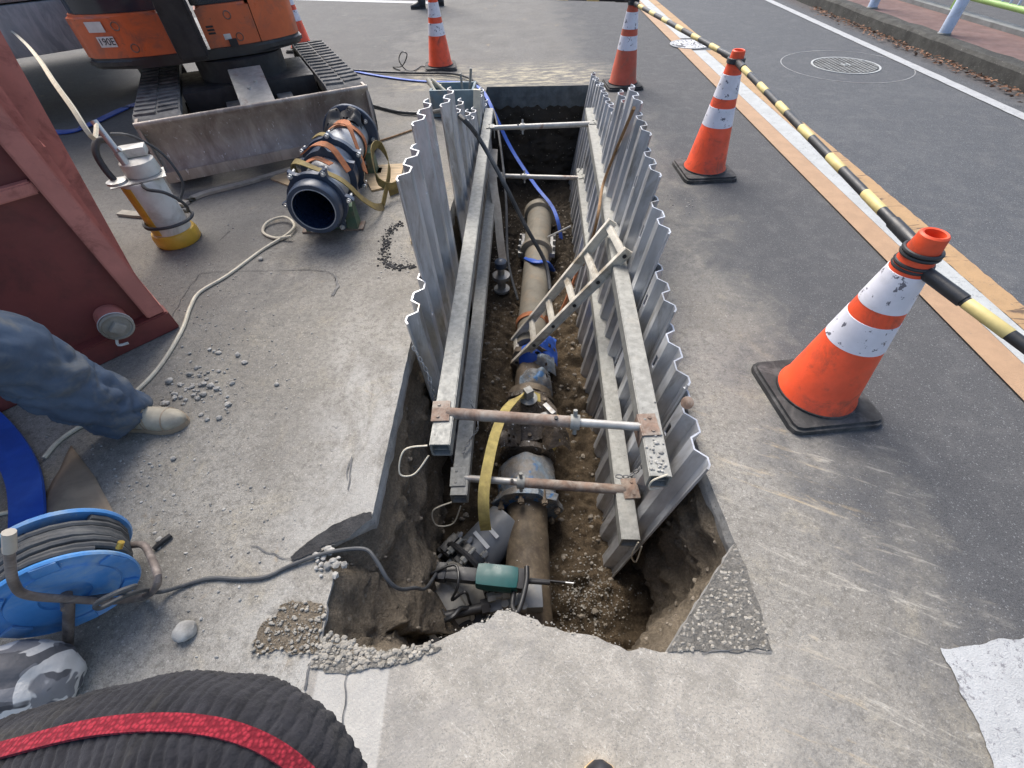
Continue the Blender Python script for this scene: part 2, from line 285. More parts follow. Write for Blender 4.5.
def lid_mat():
    m, nt, b = nm('patterned_lid'); n = NB(nt)
    v = n.vor(13, feature='DISTANCE_TO_EDGE'); w = n.noise(11, 1, .5, dist=2.2)
    f = n.math('MAXIMUM', n.step(v, .07, .05), n.math('MULTIPLY', n.step(w, .5, .51), n.step(w, .56, .55)))
    c = n.mix(f, (.60, .61, .62), (.06, .06, .065))
    n.link(c, b.inputs['Base Color']); b.inputs['Roughness'].default_value = .6; return m
MT['lid'] = lid_mat()
# ------------------------------------------------------------------ mesh helpers
def obj(name, bm, m, parent=None, smooth=True, angle=38):
    me = bpy.data.meshes.new(name); bmesh.ops.recalc_face_normals(bm, faces=bm.faces[:]) if True else 0
    bm.to_mesh(me); bm.free()
    for q in (m if isinstance(m, (list, tuple)) else [m]): me.materials.append(MT[q])
    if smooth and len(me.polygons):
        me.polygons.foreach_set('use_smooth', [True]*len(me.polygons)); me.set_sharp_from_angle(angle=rad(angle))
    o = bpy.data.objects.new(name, me); C.objects.link(o)
    if parent: o.parent = parent
    return o
def tag(o, label, cat, group=None, kind=None):
    o['label'] = label; o['category'] = cat
    if group: o['group'] = group
    if kind: o['kind'] = kind
    return o
def thing(name, label, cat, loc=(0, 0, 0), rz=0, group=None):
    o = bpy.data.objects.new(name, None); C.objects.link(o); o.location = loc; o.rotation_euler = (0, 0, rz)
    o.empty_display_size = .1
    return tag(o, label, cat, group)
def struct(o): o['kind'] = 'structure'; return o
def copy_tree(o, parent=None):
    c = o.copy(); C.objects.link(c)
    if parent: c.parent = parent
    for ch in [q for q in bpy.data.objects if q.parent == o]: copy_tree(ch, c)
    return c
def BM(): return bmesh.new()
def box(bm, size, loc=(0, 0, 0), rot=None, bev=0.0, mi=0, mx=None):
    r = bmesh.ops.create_cube(bm, size=1); vs = r['verts']
    bmesh.ops.scale(bm, vec=size, verts=vs)
    if bev:
        es = list({e for q in vs for e in q.link_edges})
        r2 = bmesh.ops.bevel(bm, geom=es, offset=bev, segments=2, affect='EDGES', profile=.7)
        vs = list({q for f in r2['faces'] for q in f.verts} | {q for q in vs if q.is_valid})
        # gather the whole island
        seen = set(vs); st = list(vs)
        while st:
            q = st.pop()
            for e in q.link_edges:
                w = e.other_vert(q)
                if w not in seen: seen.add(w); st.append(w)
        vs = list(seen)
    T = M.Translation(loc)
    if rot is not None: T = T @ (rot.to_4x4() if isinstance(rot, M) else M.Rotation(rot, 4, 'Z'))
    if mx is not None: T = mx @ T
    bmesh.ops.transform(bm, matrix=T, verts=vs)
    if mi:
        for f in {f for q in vs for f in q.link_faces}: f.material_index = mi
    return vs
def smoothpath(pts, n=6, closed=False):
    P = [V(p) for p in pts]
    if len(P) < 3 or n < 2: return P
    out = []; L = len(P)
    for i in range(L if closed else L-1):
        a, b, c, d = (P[(i+k) % L] if closed else P[min(max(i+k, 0), L-1)] for k in (-1, 0, 1, 2))
        for j in range(n):
            t = j/n
            out.append(.5*((2*b)+(c-a)*t+(2*a-5*b+4*c-d)*t*t+(3*b-a-3*c+d)*t**3))
    if not closed: out.append(P[-1])
    return out
def frames(P, closed=False, up=None):
    L = len(P); T = []
    for i in range(L):
        a = P[(i-1) % L] if closed else P[max(i-1, 0)]; b = P[(i+1) % L] if closed else P[min(i+1, L-1)]
        t = (b-a); T.append(t.normalized() if t.length > 1e-9 else V((0, 0, 1)))
    n = (up or V((0, 0, 1))); n = n - T[0]*n.dot(T[0])
    if n.length < 1e-3: n = V((1, 0, 0)) - T[0]*T[0].x
    n.normalize(); out = []
    for t in T:
        n = n - t*n.dot(t); n.normalize(); out.append((t, n, t.cross(n)))
    return out
def tube(bm, pts, r, seg=8, n=6, closed=False, caps=True, mi=0, radii=None, up=None, squash=1.0):
    P = smoothpath(pts, n, closed); fr = frames(P, closed, up); L = len(P)
    rings = []
    for i, p in enumerate(P):
        rr = r
        if radii: 
            q = i/(L-1)*(len(radii)-1); k = min(int(q), len(radii)-2); rr = radii[k]+(radii[k+1]-radii[k])*(q-k)
        _, a, b = fr[i]
        rings.append([bm.verts.new(p + a*(math.cos(2*math.pi*j/seg)*rr*squash) + b*(math.sin(2*math.pi*j/seg)*rr)) for j in range(seg)])
    for i in range(L if closed else L-1):
        A, B = rings[i], rings[(i+1) % L]
        for j in range(seg):
            f = bm.faces.new((A[j], A[(j+1) % seg], B[(j+1) % seg], B[j])); f.material_index = mi
    if caps and not closed:
        for R_ in (rings[0], rings[-1]):
            f = bm.faces.new(R_); f.material_index = mi
    return rings
def ribbon(bm, pts, width, thick=.004, side=(0, 0, 1), n=6, closed=False, mi=0):
    """flat webbing along a path; side = direction of its width (vector or list)"""
    P = smoothpath(pts, n, closed); fr = frames(P, closed); L = len(P); rings = []
    if isinstance(side, list):
        S = smoothpath(side, n, closed)
    for i, p in enumerate(P):
        t = fr[i][0]; s = V(S[i] if isinstance(side, list) else side); s = s - t*s.dot(t)
        if s.length < 1e-4: s = fr[i][2]
        s.normalize(); k = t.cross(s)
        rings.append([bm.verts.new(p + s*(a*width/2) + k*(b*thick/2)) for a, b in ((-1, -1), (1, -1), (1, 1), (-1, 1))])
    for i in range(L if closed else L-1):
        A, B = rings[i], rings[(i+1) % L]
        for j in range(4): bm.faces.new((A[j], A[(j+1) % 4], B[(j+1) % 4], B[j])).material_index = mi
    if not closed: bm.faces.new(rings[0]).material_index = mi; bm.faces.new(rings[-1]).material_index = mi
def lathe(bm, prof, seg=32, mx=None, mi=0, closed=False, noise=0, nsc=6, open0=False):
    mx = mx or M.Identity(4); rings = []
    for r, z in prof:
        ring = []
        for j in range(seg):
            a = 2*math.pi*j/seg; p = V((math.cos(a)*r, math.sin(a)*r, z))
            if noise: p *= 1 + noise*NZ.noise(p*nsc+V((3.1, z*9, 0)))
            ring.append(bm.verts.new(mx @ p))
        rings.append(ring)
    k = len(rings)
    for i in range(k if closed else k-1):
        A, B = rings[i], rings[(i+1) % k]
        for j in range(seg): bm.faces.new((A[j], A[(j+1) % seg], B[(j+1) % seg], B[j])).material_index = mi
    if not closed:
        for q, rr in ((0, prof[0][0]), (-1, prof[-1][0])):
            if rr > 1e-6 and not (open0 and q == 0): bm.faces.new(rings[q]).material_index = mi
def prism(bm, poly, z0, z1, mx=None, mi=0):
    mx = mx or M.Identity(4); n = len(poly)
    A = [bm.verts.new(mx @ V((x, y, z0))) for x, y in poly]; B = [bm.verts.new(mx @ V((x, y, z1))) for x, y in poly]
    fs = [bm.faces.new(A), bm.faces.new(B)]
    for i in range(n): fs.append(bm.faces.new((A[i], A[(i+1) % n], B[(i+1) % n], B[i])))
    for f in fs: f.material_index = mi
def axis(p, q, up=(0, 0, 1)):
    """matrix whose z runs p->q, x as close to 'up' as can be, origin p"""
    p, q = V(p), V(q); z = (q-p).normalized(); x = V(up); x = x - z*x.dot(z)
    if x.length < 1e-4: x = V((1, 0, 0)) - z*z.x
    x.normalize(); y = z.cross(x)
    return M(((x.x, y.x, z.x, p.x), (x.y, y.y, z.y, p.y), (x.z, y.z, z.z, p.z), (0, 0, 0, 1)))
def rod(bm, p, q, r, seg=12, mi=0, r2=None):
    m = axis(p, q); L = (V(q)-V(p)).length; lathe(bm, [(r, 0), (r if r2 is None else r2, L)], seg, m, mi)
def ring(bm, c, nrm, R, r, seg=28, ts=8, mi=0):
    m = axis(c, V(c)+V(nrm)); tube(bm, [m @ V((math.cos(2*math.pi*i/seg)*R, math.sin(2*math.pi*i/seg)*R, 0)) for i in range(seg)], r, ts, 1, True, mi=mi)
def fbm(p, o=4):
    return sum(NZ.noise(p*(2**k))*.5**k for k in range(o))
ICO = None
def rocks(bm, items):
    global ICO
    if ICO is None:
        t = bmesh.new(); bmesh.ops.create_icosphere(t, subdivisions=1, radius=1)
        ICO = ([v.co.copy() for v in t.verts], [[v.index for v in f.verts] for f in t.faces]); t.free()
    for (x, y, z, r) in items:
        R3 = M.Rotation(random.uniform(0, 6.3), 3, V((random.gauss(0, 1), random.gauss(0, 1), random.gauss(0, 1))).normalized())
        sc = V((random.uniform(.75, 1.3), random.uniform(.65, 1.1), random.uniform(.5, .85)))
        vs = []
        for c in ICO[0]:
            q = R3 @ (c*random.uniform(.78, 1.12)); vs.append(bm.verts.new((x+q.x*sc.x*r, y+q.y*sc.y*r, z+q.z*sc.z*r)))
        for f in ICO[1]: bm.faces.new([vs[i] for i in f])
def sheet(name, pix, z, m, kind='structure', world=None, rag=0):
    pts = world or [at(u, v) for u, v in pix]
    if rag:
        out = []
        for i in range(len(pts)):
            a, b = V(pts[i]), V(pts[(i+1) % len(pts)]); k = max(2, int((b-a).length/.009)); k = min(k, 500)
            for j in range(k):
                q = a.lerp(b, j/k); d = V((NZ.noise(q*18), NZ.noise(q*18+V((9, 4, 2))), 0))*rag + V((NZ.noise(q*75), NZ.noise(q*75+V((1, 7, 2))), 0))*rag*.55
                out.append(q+d)
        pts = out
    bm = BM(); f = bm.faces.new([bm.verts.new((p[0], p[1], z)) for p in pts]); f.normal_update()
    if f.normal.z < 0: f.normal_flip()
    bmesh.ops.triangulate(bm, faces=[f])
    me = bpy.data.meshes.new(name); bm.to_mesh(me); bm.free(); me.materials.append(MT[m])
    o = bpy.data.objects.new(name, me); C.objects.link(o)
    if kind: o['kind'] = kind
    return o
def text_mesh(name, s, size, m, parent, mx):
    cu = bpy.data.curves.new(name, 'FONT'); cu.body = s; cu.size = size; cu.align_x = 'CENTER'; cu.align_y = 'CENTER'; cu.extrude = .0006
    t = bpy.data.objects.new(name, cu); C.objects.link(t); bpy.context.view_layer.update()
    me = bpy.data.meshes.new_from_object(t.evaluated_get(bpy.context.evaluated_depsgraph_get())); bpy.data.objects.remove(t)
    me.materials.append(MT[m]); o = bpy.data.objects.new(name, me); C.objects.link(o); o.parent = parent; o.matrix_local = mx
    return o
# ------------------------------------------------------------------ ground with the trench cut out of it
HOLEPX = [(487, 87), (410, 345), (372, 517), (349, 538), (320, 549), (333, 574), (327, 610), (322, 640), (345, 657), (400, 651), (430, 644), (470, 626), (490, 618), (507, 610), (540, 625), (572, 632), (602, 638), (628, 650), (667, 652), (735, 543), (703, 465), (597, 85)]
hp = [at(*q) for q in HOLEPX]
outline = []
for i in range(len(hp)):
    a, b = hp[i], hp[(i+1) % len(hp)]; L = (b-a).length; k = max(1, int(L/.02))
    rough = .020 if 8 <= i <= 17 else (.012 if 3 <= i <= 7 else (.002 if i in (0, 1, 18, 19, 20, 21) else .008))
    for j in range(k):
        q = a.lerp(b, j/k); e = 1.0
        outline.append(q + V((NZ.noise(q*24), NZ.noise(q*24+V((5, 5, 5))), 0))*rough + V((NZ.noise(q*70), NZ.noise(q*70+V((5, 5, 5))), 0))*rough*.5)
ON = len(outline)
def ground():
    pts = [p.to_2d() for p in outline]
    S = 120
    outer = [V((-S, -S)), V((S, -S)), V((S, S)), V((-S, S))]
    inner = [V((-6, -2.5)), V((6, -2.5)), V((6, 11)), V((-6, 11))]
    allp = pts + outer + inner
    edges = [(i, (i+1) % ON) for i in range(ON)] + [(ON+i, ON+(i+1) % 4) for i in range(4)]
    vs, es, fs, *_ = delaunay_2d_cdt(allp, edges, [], 0, 1e-6)
    bm = BM(); bv = [bm.verts.new((v.x, v.y, 0)) for v in vs]
    from mathutils.geometry import intersect_point_tri_2d
    def inside(p):
        c = False; j = ON-1
        for i in range(ON):
            a, b = pts[i], pts[j]
            if (a.y > p.y) != (b.y > p.y) and p.x < (b.x-a.x)*(p.y-a.y)/(b.y-a.y)+a.x: c = not c
            j = i
        return c
    for f in fs:
        cc = sum((vs[i] for i in f), V((0, 0)))/len(f)
        if not inside(cc):
            q = bm.faces.new([bv[i] for i in f]); q.normal_update()
            if q.normal.z < 0: q.normal_flip()
    me = bpy.data.meshes.new('ground'); bm.to_mesh(me); bm.free(); me.materials.append(MT['ground'])
    o = bpy.data.objects.new('ground', me); C.objects.link(o); struct(o)
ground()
def cutdepth(p):
    nl = max(0, 1-((V((p.x, p.y, 0))-at(326, 610)).length/.30)**4)
    return (1-.8*nl)*(.105 + .02*max(0, min(1, (p.y-.6)))+ .075*max(0, min(1, (p.y-1.5)/4)))
def inward(i):
    a, b = outline[i-3], outline[(i+3) % ON]; t = (b-a); n = V((-t.y, t.x, 0)); n.normalize()
    return n
cen = V((.12, 2, 0))
sgn = 1 if inward(ON//30).dot(V((1, 0, 0))) > 0 else -1
INW = [inward(i)*sgn for i in range(ON)]
for _ in range(6): INW = [(INW[i-1]+INW[i]*2+INW[(i+1) % ON]).normalized() for i in range(ON)]
bm = BM(); r0 = [bm.verts.new((p.x, p.y, 0)) for p in outline]
r1 = [bm.verts.new(p + V((0, 0, -.5*cutdepth(p))) + V((NZ.noise(p*30), NZ.noise(p*31), 0))*.004) for p in outline]
r2 = [bm.verts.new(p + INW[i]*(-.01) + V((0, 0, -cutdepth(p)*(1+.25*NZ.noise(p*14))))) for i, p in enumerate(outline)]
for i in range(ON):
    j = (i+1) % ON
    bm.faces.new((r0[i], r0[j], r1[j], r1[i])); bm.faces.new((r1[i], r1[j], r2[j], r2[i]))
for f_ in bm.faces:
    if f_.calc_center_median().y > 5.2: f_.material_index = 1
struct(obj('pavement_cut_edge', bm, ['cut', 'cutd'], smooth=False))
# soil sides
def nearleft(p): return max(0, 1-((V((p.x, p.y, 0))-at(328, 605)).length/.42)**2)
NL = [nearleft(p)*max(0, min(1, (-.36-p.x)/.12)) for p in outline]
for _ in range(60): NL = [(NL[i-1]+2*NL[i]+NL[(i+1) % ON])/4 for i in range(ON)]
bm = BM(); LEV = 76; rows = []
for k in range(LEV+1):
    f = k/LEV; row = []
    for i, p in enumerate(outline):
        d = cutdepth(p)*.93; z = -d - f*(1.34-d)
        nl = NL[i]
        off = -.012 + .05*f + nl*(.34*min(1, f*1.55)**.8 + .05*f)
        q = p + INW[i]*off + V((0, 0, z))
        am = min(1, f*9)
        w = fbm(q*5, 4)*.055 + fbm(q*19+V((3, 3, 3)), 3)*.018
        w += fbm(q*47+V((6, 2, 1)), 3)*.011
        w += max(0, fbm(q*90+V((2, 9, 4)), 2))*.010
        q += INW[i]*(w*am) + V((0, 0, fbm(q*9+V((7, 1, 4)), 3)*.03*am))
        row.append(bm.verts.new(q))
    rows.append(row)
for k in range(LEV):
    for i in range(ON):
        j = (i+1) % ON; bm.faces.new((rows[k][i], rows[k][j], rows[k+1][j], rows[k+1][i]))
its = []
for k_ in range(2600):
    a_ = random.randint(3, LEV-8); b_ = random.randrange(ON); q = rows[a_][b_].co
    if q.y < 2.6: its.append((q.x, q.y, q.z, random.choice((.0015, .002, .002, .003, .003, .004, 0.005, .006, .009, .012))))
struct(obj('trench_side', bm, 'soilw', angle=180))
bm = BM(); rocks(bm, its); tag(obj('embedded_stones', bm, 'clod', smooth=False), 'small stones stuck in the brown soil sides of the pit', 'stones', kind='stuff')
# floor of the trench
PIPE = [V((.025, .20, -.85)), V((.03, .64, -.85)), V((.06, 1.18, -.85)), V((.19, 2.89, -.85)), V((.36, 4.29, -.85)), V((.45, 5.3, -.85))]
def pipex(y):
    for a, b in zip(PIPE, PIPE[1:]):
        if y <= b.y: return a.x+(b.x-a.x)*(y-a.y)/(b.y-a.y)
    return PIPE[-1].x
def floorz(x, y):
    dx = x-pipex(y)
    z = -1.02 + .16*math.exp(-((dx+.30)/.16)**2)*math.exp(-((y-2.0)/.9)**2) + .06*math.exp(-((dx-.25)/.15)**2) - .06*math.exp(-((y-1.0)/.5)**2)
    if y < .75: z -= .06*(.75-y)
    q = V((x, y, 0)); return z + fbm(q*3.5, 4)*.06 + fbm(q*14+V((2, 2, 2)), 3)*.042 + abs(fbm(q*38, 3))*.026
bm = BM(); nx, ny = 150, 430; g = []
for j in range(ny+1):
    y = -.05+5.75*j/ny; g.append([bm.verts.new((x, y, floorz(x, y))) for x in (-.95+2.35*i/nx for i in range(nx+1))])
for j in range(ny):
    for i in range(nx): bm.faces.new((g[j][i], g[j][i+1], g[j+1][i+1], g[j+1][i]))
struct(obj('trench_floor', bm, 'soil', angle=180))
# road sheet, paint, kerb, pavement
RD = V((.0418, 1, 0)).normalized(); RX = V((RD.y, -RD.x, 0))       # along and across the road
def rp(x, s): return V((1.978, 0, 0)) + RD*s + RX*x
def strip(name, x0, x1, s0, s1, z, m, rag=0):
    return sheet(name, None, z, m, world=[rp(x0, s0), rp(x1, s0), rp(x1, s1), rp(x0, s1)], rag=rag)
strip('road', .07, 3.02, -20, 60, .004, 'road')
strip('orange_road_line', 0, .145, -3, 40, .009, 'porange')
mh2 = at(690, 45)
def sof(p): return (p-V((1.978, 0, 0))).dot(RD), (p-V((1.978, 0, 0))).dot(RX)
ms, mx_ = sof(mh2)
strip('white_road_line', .147, .30, -3, ms-.33, .009, 'pwhite'); strip('white_road_line', .147, .30, ms+.33, 40, .009, 'pwhite')
strip('ochre_road_line', .302, .43, -3, ms-.33, .009, 'porange2', .006); strip('ochre_road_line', .302, .43, ms+.33, 22, .009, 'porange2', .006)
es, ex = sof(at(1024, 118)); strip('road_edge_line', ex-.06, ex+.06, -3, 40, .009, 'pwhite2', .006)
sheet('crosswalk_stripe', [(940, 650), (965, 647), (990, 641), (1024, 637), (1100, 632), (1130, 840), (1010, 800), (995, 768), (968, 705)], .004, 'pwhite2', rag=.010)
struct(bpy.data.objects['crosswalk_stripe'])
wl = [at(295, 1), at(430, 4), at(430, 0.2), at(295, -1.6)]
sheet('far_road_line', None, .004, 'pwhite2', world=[at(200, -1.2), at(300, .5), at(430, 4.2), at(436, 2.0), at(300, -1.8), at(200, -4)])
ks, kx = sof(at(1024, 95))
bm = BM()
nS = 90
prof = [(kx, -.02), (kx+.01, .05), (kx+.02, .125), (kx+.05, .152), (kx+.2, .155), (kx+.22, .148), (kx+.22, -.02)]
gr = []
for j in range(nS+1):
    s = -4+22*j/nS; row = []
    for (x, z) in prof:
        q = rp(x, s)+V((0, 0, z)); w = .014 if z > 0 else 0
        q += RX*(fbm(q*3.1)*w*1.6) + V((0, 0, fbm(q*4+V((3, 0, 0)))*w)); row.append(bm.verts.new(q))
    gr.append(row)
for j in range(nS):
    for i in range(len(prof)-1): bm.faces.new((gr[j][i], gr[j][i+1], gr[j+1][i+1], gr[j+1][i]))
bm.faces.new(gr[0]); bm.faces.new(gr[-1])
struct(obj('kerb', bm, 'kerb'))
bm = BM(); a = [rp(kx+.215, -4), rp(kx+.925, -4), rp(kx+.925, 18), rp(kx+.215, 18)]
prism(bm, [(p.x, p.y) for p in a], -.02, .146); struct(obj('pavement', bm, 'walk'))
# base kerb of the green railing
bm = BM(); a = [rp(kx+.93, -4), rp(kx+1.11, -4), rp(kx+1.11, 18), rp(kx+.93, 18)]
prism(bm, [(p.x, p.y) for p in a], -.02, .19); struct(obj('railing_footing', bm, 'conc'))
t = thing('railing', 'bright green metal railing at the back of the brick red pavement', 'railing', rp(kx+1.02, 6))
W = t.location
def rl(x, s, z): return rp(kx+1.02+x, 6+s)-V(W)+V((0, 0, z))
for z, r in ((.33, .03), (1.05, .03)):
    bm = BM(); rod(bm, rl(0, -9, z), rl(0, 10, z), r, 10); obj('rail', bm, 'lime', t)
bm = BM()
for k in range(150):
    s = -8.9+k*.126; rod(bm, rl(0, s, .345), rl(0, s, 1.03), .013, 6)
o = obj('balusters', bm, 'post', t); o['kind'] = 'stuff'
for k in range(8):
    bm = BM(); box(bm, (.06, .06, .9), rl(0, -8.5+k*2.5, .61), bev=.006); obj('railing_post', bm, 'lime', t)
# guard-rail posts along the kerb
def guard_post(px, lab):
    p = at(*px, .15); tt = thing('guard_post', lab, 'post', (p.x, p.y, .146), group='pale blue posts along the kerb')
    bm = BM(); lathe(bm, [(.06, 0), (.06, .78), (.055, .8), (.03, .815)], 20); obj('post', bm, 'post', tt)
    bm = BM(); lathe(bm, [(.068, .0), (.068, .012), (.061, .02)], 20); obj('collar', bm, 'conc', tt)
guard_post((944, 34), 'pale blue round post nearer the camera on the kerb, right of the drain cover')
guard_post((872, 8), 'pale blue round post farther along the kerb, at the top edge')
def rail_pipe(z):
    bm = BM(); a, b = at(944, 34, .15), at(872, 8, .15); d = (b-a); d.normalize()
    a2 = a-d*4; b2 = b+d*4; rod(bm, V((a2.x, a2.y, z)), V((b2.x, b2.y, z)), .03, 12); return bm
tag(obj('guard_rail_pipe', rail_pipe(.86), 'post'), 'pale blue horizontal pipe joining the tops of the kerb posts', 'rail')
# dry leaves in the gutter
bm = BM()
for k in range(900):
    s = random.uniform(1.5, 9); x = kx-abs(random.gauss(0, .09))-.015; p = rp(x, s); r = random.uniform(.01, .03); z = .008+random.uniform(0, .02)
    R3 = M.Rotation(random.uniform(0, 6.3), 3, 'Z') @ M.Rotation(random.gauss(0, .5), 3, 'X')
    bm.faces.new([bm.verts.new(V((p.x, p.y, z+.01)) + R3 @ V(q)*r) for q in ((-1, 0, 0), (-.2, -.5, .2), (1, 0, 0), (0, .5, .15))])
tag(obj('leaf_litter', bm, 'leaf', smooth=False), 'brown dry leaves gathered along the foot of the kerb', 'leaves', kind='stuff')
# manholes
mc = at(845, 66)
t = thing('drain_cover', 'round grated manhole cover in the road inside a pale ring', 'manhole', (mc.x, mc.y, .004))
bm = BM(); lathe(bm, [(.345, .0005), (.345, .006), (.325, .006), (.325, .0005)], 48, closed=True); obj('frame', bm, 'pwhite', t)
bm = BM(); lathe(bm, [(.318, .001), (.318, .003)], 40); obj('plate', bm, 'dark', t)
bm = BM()
for k in range(-6, 7):
    c = k*.048; h = math.sqrt(.31**2-c*c)
    box(bm, (.016, 2*h, .004), (c, 0, .0055)); box(bm, (2*h, .014, .004), (0, c, .0048))
obj('grate', bm, 'conc', t, smooth=False)
bm = BM()
for (x, y, w, h) in ((-.03, 0, .012, .09), (.03, 0, .012, .09), (0, 0, .05, .012)): box(bm, (w, h, .004), (x, y, .0095))
obj('emblem', bm, 'pwhite', t)
bm = BM(); lathe(bm, [(.66, .0005), (.66, .002), (.648, .002), (.648, .0005)], 64, closed=True); obj('joint_ring', bm, 'steel', t)
t = thing('valve_cover', 'white and black patterned round lid set in the orange road line', 'manhole', (mh2.x, mh2.y, .006))
bm = BM(); lathe(bm, [(.255, .0), (.255, .008), (.235, .008), (.235, .0)], 40, closed=True); obj('rim', bm, 'pwhite2', t)
bm = BM(); lathe(bm, [(.234, .0), (.234, .006)], 40); obj('lid', bm, 'lid', t)
# ------------------------------------------------------------------ cones and barrier bars
def cone(px, rz, lab, m='cone', dx=0):
    p = at(*px); t = thing('traffic_cone', lab, 'traffic cone', (p.x, p.y, 0), rz, 'orange cones with white bands around the works')
    bm = BM(); prism(bm, [(x*.185, y*.185) for x, y in ((-1, -.8), (-.94, -.94), (-.8, -1), (.8, -1), (.94, -.94), (1, -.8), (1, .8), (.94, .94), (.8, 1), (-.8, 1), (-.94, .94), (-1, .8))], 0, .034)
    bmesh.ops.bevel(bm, geom=[e for e in bm.edges if e.verts[0].co.z > .02 and e.verts[1].co.z > .02], offset=.012, segments=2, affect='EDGES')
    lathe(bm, [(.150, .033), (.150, .043), (.138, .040)], 36); obj('base', bm, 'rubber', t)
    def r(z): return .134 + (.036-.134)*(z-.04)/(.72-.04)
    bm = BM(); lathe(bm, [(.145, .036), (.143, .045), (r(.055)+.002, .056), (r(.68), .68), (.038, .715), (.033, .72), (.027, .718), (.025, .66), (.03, .62)], 40); obj('body', bm, m, t)
    for a, b in ((.315, .425), (.475, .60)):
        bm = BM(); lathe(bm, [(r(a)+.0006, a), (r(a)+.0022, a+.001), (r(b)+.0022, b-.001), (r(b)+.0006, b)], 40, closed=False); obj('band', bm, 'white', t)
    return t
c1 = cone((812, 395), rad(4), 'nearest large orange cone with scuffed white bands, right of the trench')
c2 = cone((703, 172), rad(1), 'orange cone with scratched bands on the right between the nearest cone and the faded cone')
c3 = cone((622, 86), rad(2), 'faded brick orange cone at the far right corner of the trench', 'coned')
c4 = cone((441, 68), rad(6), 'bright orange cone beyond the far end of the trench beside a thin black cable loop')
c5 = cone((303, 50), rad(0), 'orange cone half hidden behind the orange excavator')
def bar(a, b, lab, za=.645, zb=.645, ra=True, rb=True, first='pole'):
    A, B = V((a.x, a.y, za)), V((b.x, b.y, zb)); d = (B-A); L = d.length; d.normalize()
    t = thing('barrier_bar', lab, 'barrier bar', A, 0, 'black and yellow bars between the cones')
    s0, s1 = .05, L-.05
    bm = BM(); rod(bm, d*s0, d*s1, .0158, 16); obj('pole', bm, 'blackp', t)
    nB = 6; u0 = .085; st = .313
    for k in range(nB):
        bm = BM(); c = u0+st*(k+.5); m = axis(d*(c-st*.2), d*(c+st*.2)); lathe(bm, [(.016, 0), (.0166, .001), (.0166, st*.4-.001), (.016, st*.4)], 16, m); obj('yellow_band', bm, 'yellow', t)
    for s, e in ((s0-.01, s0+.12), (s1-.12, s1+.01)):
        bm = BM(); rod(bm, d*s, d*e, .0195, 16); obj('end_sleeve', bm, 'blackp', t)
    for s, k in ((0, ra), (L, rb)):
        if k:
            bm = BM()
            for dz in (-.006, .006): ring(bm, d*s+V((0, 0, dz)), (0, 0, 1), .048, .0062)
            obj('ring', bm, 'blackp', t)
    return t
def xy(o): return V((o.location.x, o.location.y, 0))
bar(xy(c2), xy(c1), 'black and yellow striped bar hung between the nearest cone and the next one', .665, .66)
bar(xy(c3), xy(c2), 'black and yellow striped bar hung between the faded cone and the scratched cone', .66, .67)
bar(xy(c4), xy(c3), 'dark striped bar along the top edge running left from the faded cone', .66, .68)
e0, e1 = at(938, 250, .62), at(1024, 312, .585)
d = (e1-e0); bar(xy(c1), V((c1.location.x, c1.location.y, 0))+V((d.x, d.y, 0)).normalized()*2.05, 'black bar with yellow bands leaving the right edge from the nearest cone', .62, .40)
# ------------------------------------------------------------------ trench sheets, walings, struts
PS = [(0, .012), (.018, .0), (.045, 0), (.072, .040), (.118, .040), (.145, 0), (.155, 0), (.180, 0), (.195, 0), (.222, .040), (.234, .040), (.256, .040), (.268, .040), (.295, 0), (.325, 0), (.345, .014)]
def sheet_mesh():
    bm = BM(); zs = [0, -.11, -.175, -1.86]; g = [[bm.verts.new((d, s, z)) for (s, d) in PS] for z in zs]
    for k in range(3):
        for i in range(len(PS)-1):
            if k == 1 and i == 10: continue
            bm.faces.new((g[k][i], g[k][i+1], g[k+1][i+1], g[k+1][i]))
    return bm
proto = None
SH = []
def trench_sheet(side, y0, top, lab, tilt=0.0, xo=0.0, sc=1.0):
    global proto
    if proto is None:
        o = obj('trench_sheet', sheet_mesh(), 'alu', smooth=False); md = o.modifiers.new('thickness', 'SOLIDIFY'); md.thickness = .0072; md.offset = 0; proto = o
    else:
        o = proto.copy(); C.objects.link(o)
    if side < 0: x = -.545+.072*y0+xo; ang = math.atan(.072); lean = -.03
    else: x = .612+.0676*y0+xo; ang = math.atan(.0676); lean = .135
    o.rotation_euler = (tilt, lean, -ang); o.location = (x, y0, top); o.scale = (1, sc, 1)
    if side > 0: o.scale.x = -1.0
    tag(o, lab, 'trench sheet', 'corrugated metal sheets lining the trench'); SH.append(o); return o
for y0, top, lab, tl, xo in (
    (1.42, .195, 'nearest sheet on the left side, low top, with a chain hanging in its groove', .03, 0),
    (1.72, .66, 'tallest left sheet with its outer edge rising clear above the pavement', .01, .0),
    (2.10, .73, 'second tall left sheet just before the narrow gap', .0, 0),
    (2.79, .60, 'left sheet just past the narrow gap with a pale plank behind it', 0, .0),
    (3.15, .44, 'left sheet fourth after the chained one, stepping down towards the crate', 0, 0),
    (3.46, .28, 'left sheet stepping down in front of the blue grey crate', 0, 0),
    (3.82, .19, 'left sheet beside the right end of the blue grey crate', 0, 0),
    (4.17, .16, 'left sheet beyond the crate by the blue hose', 0, 0),
    (4.52, .15, 'left sheet second from the far trench end', 0, 0),
    (4.86, -.02, 'last left sheet by the far trench end', 0, 0)):
    trench_sheet(-1, y0, top, lab, tl, xo, 1.06)
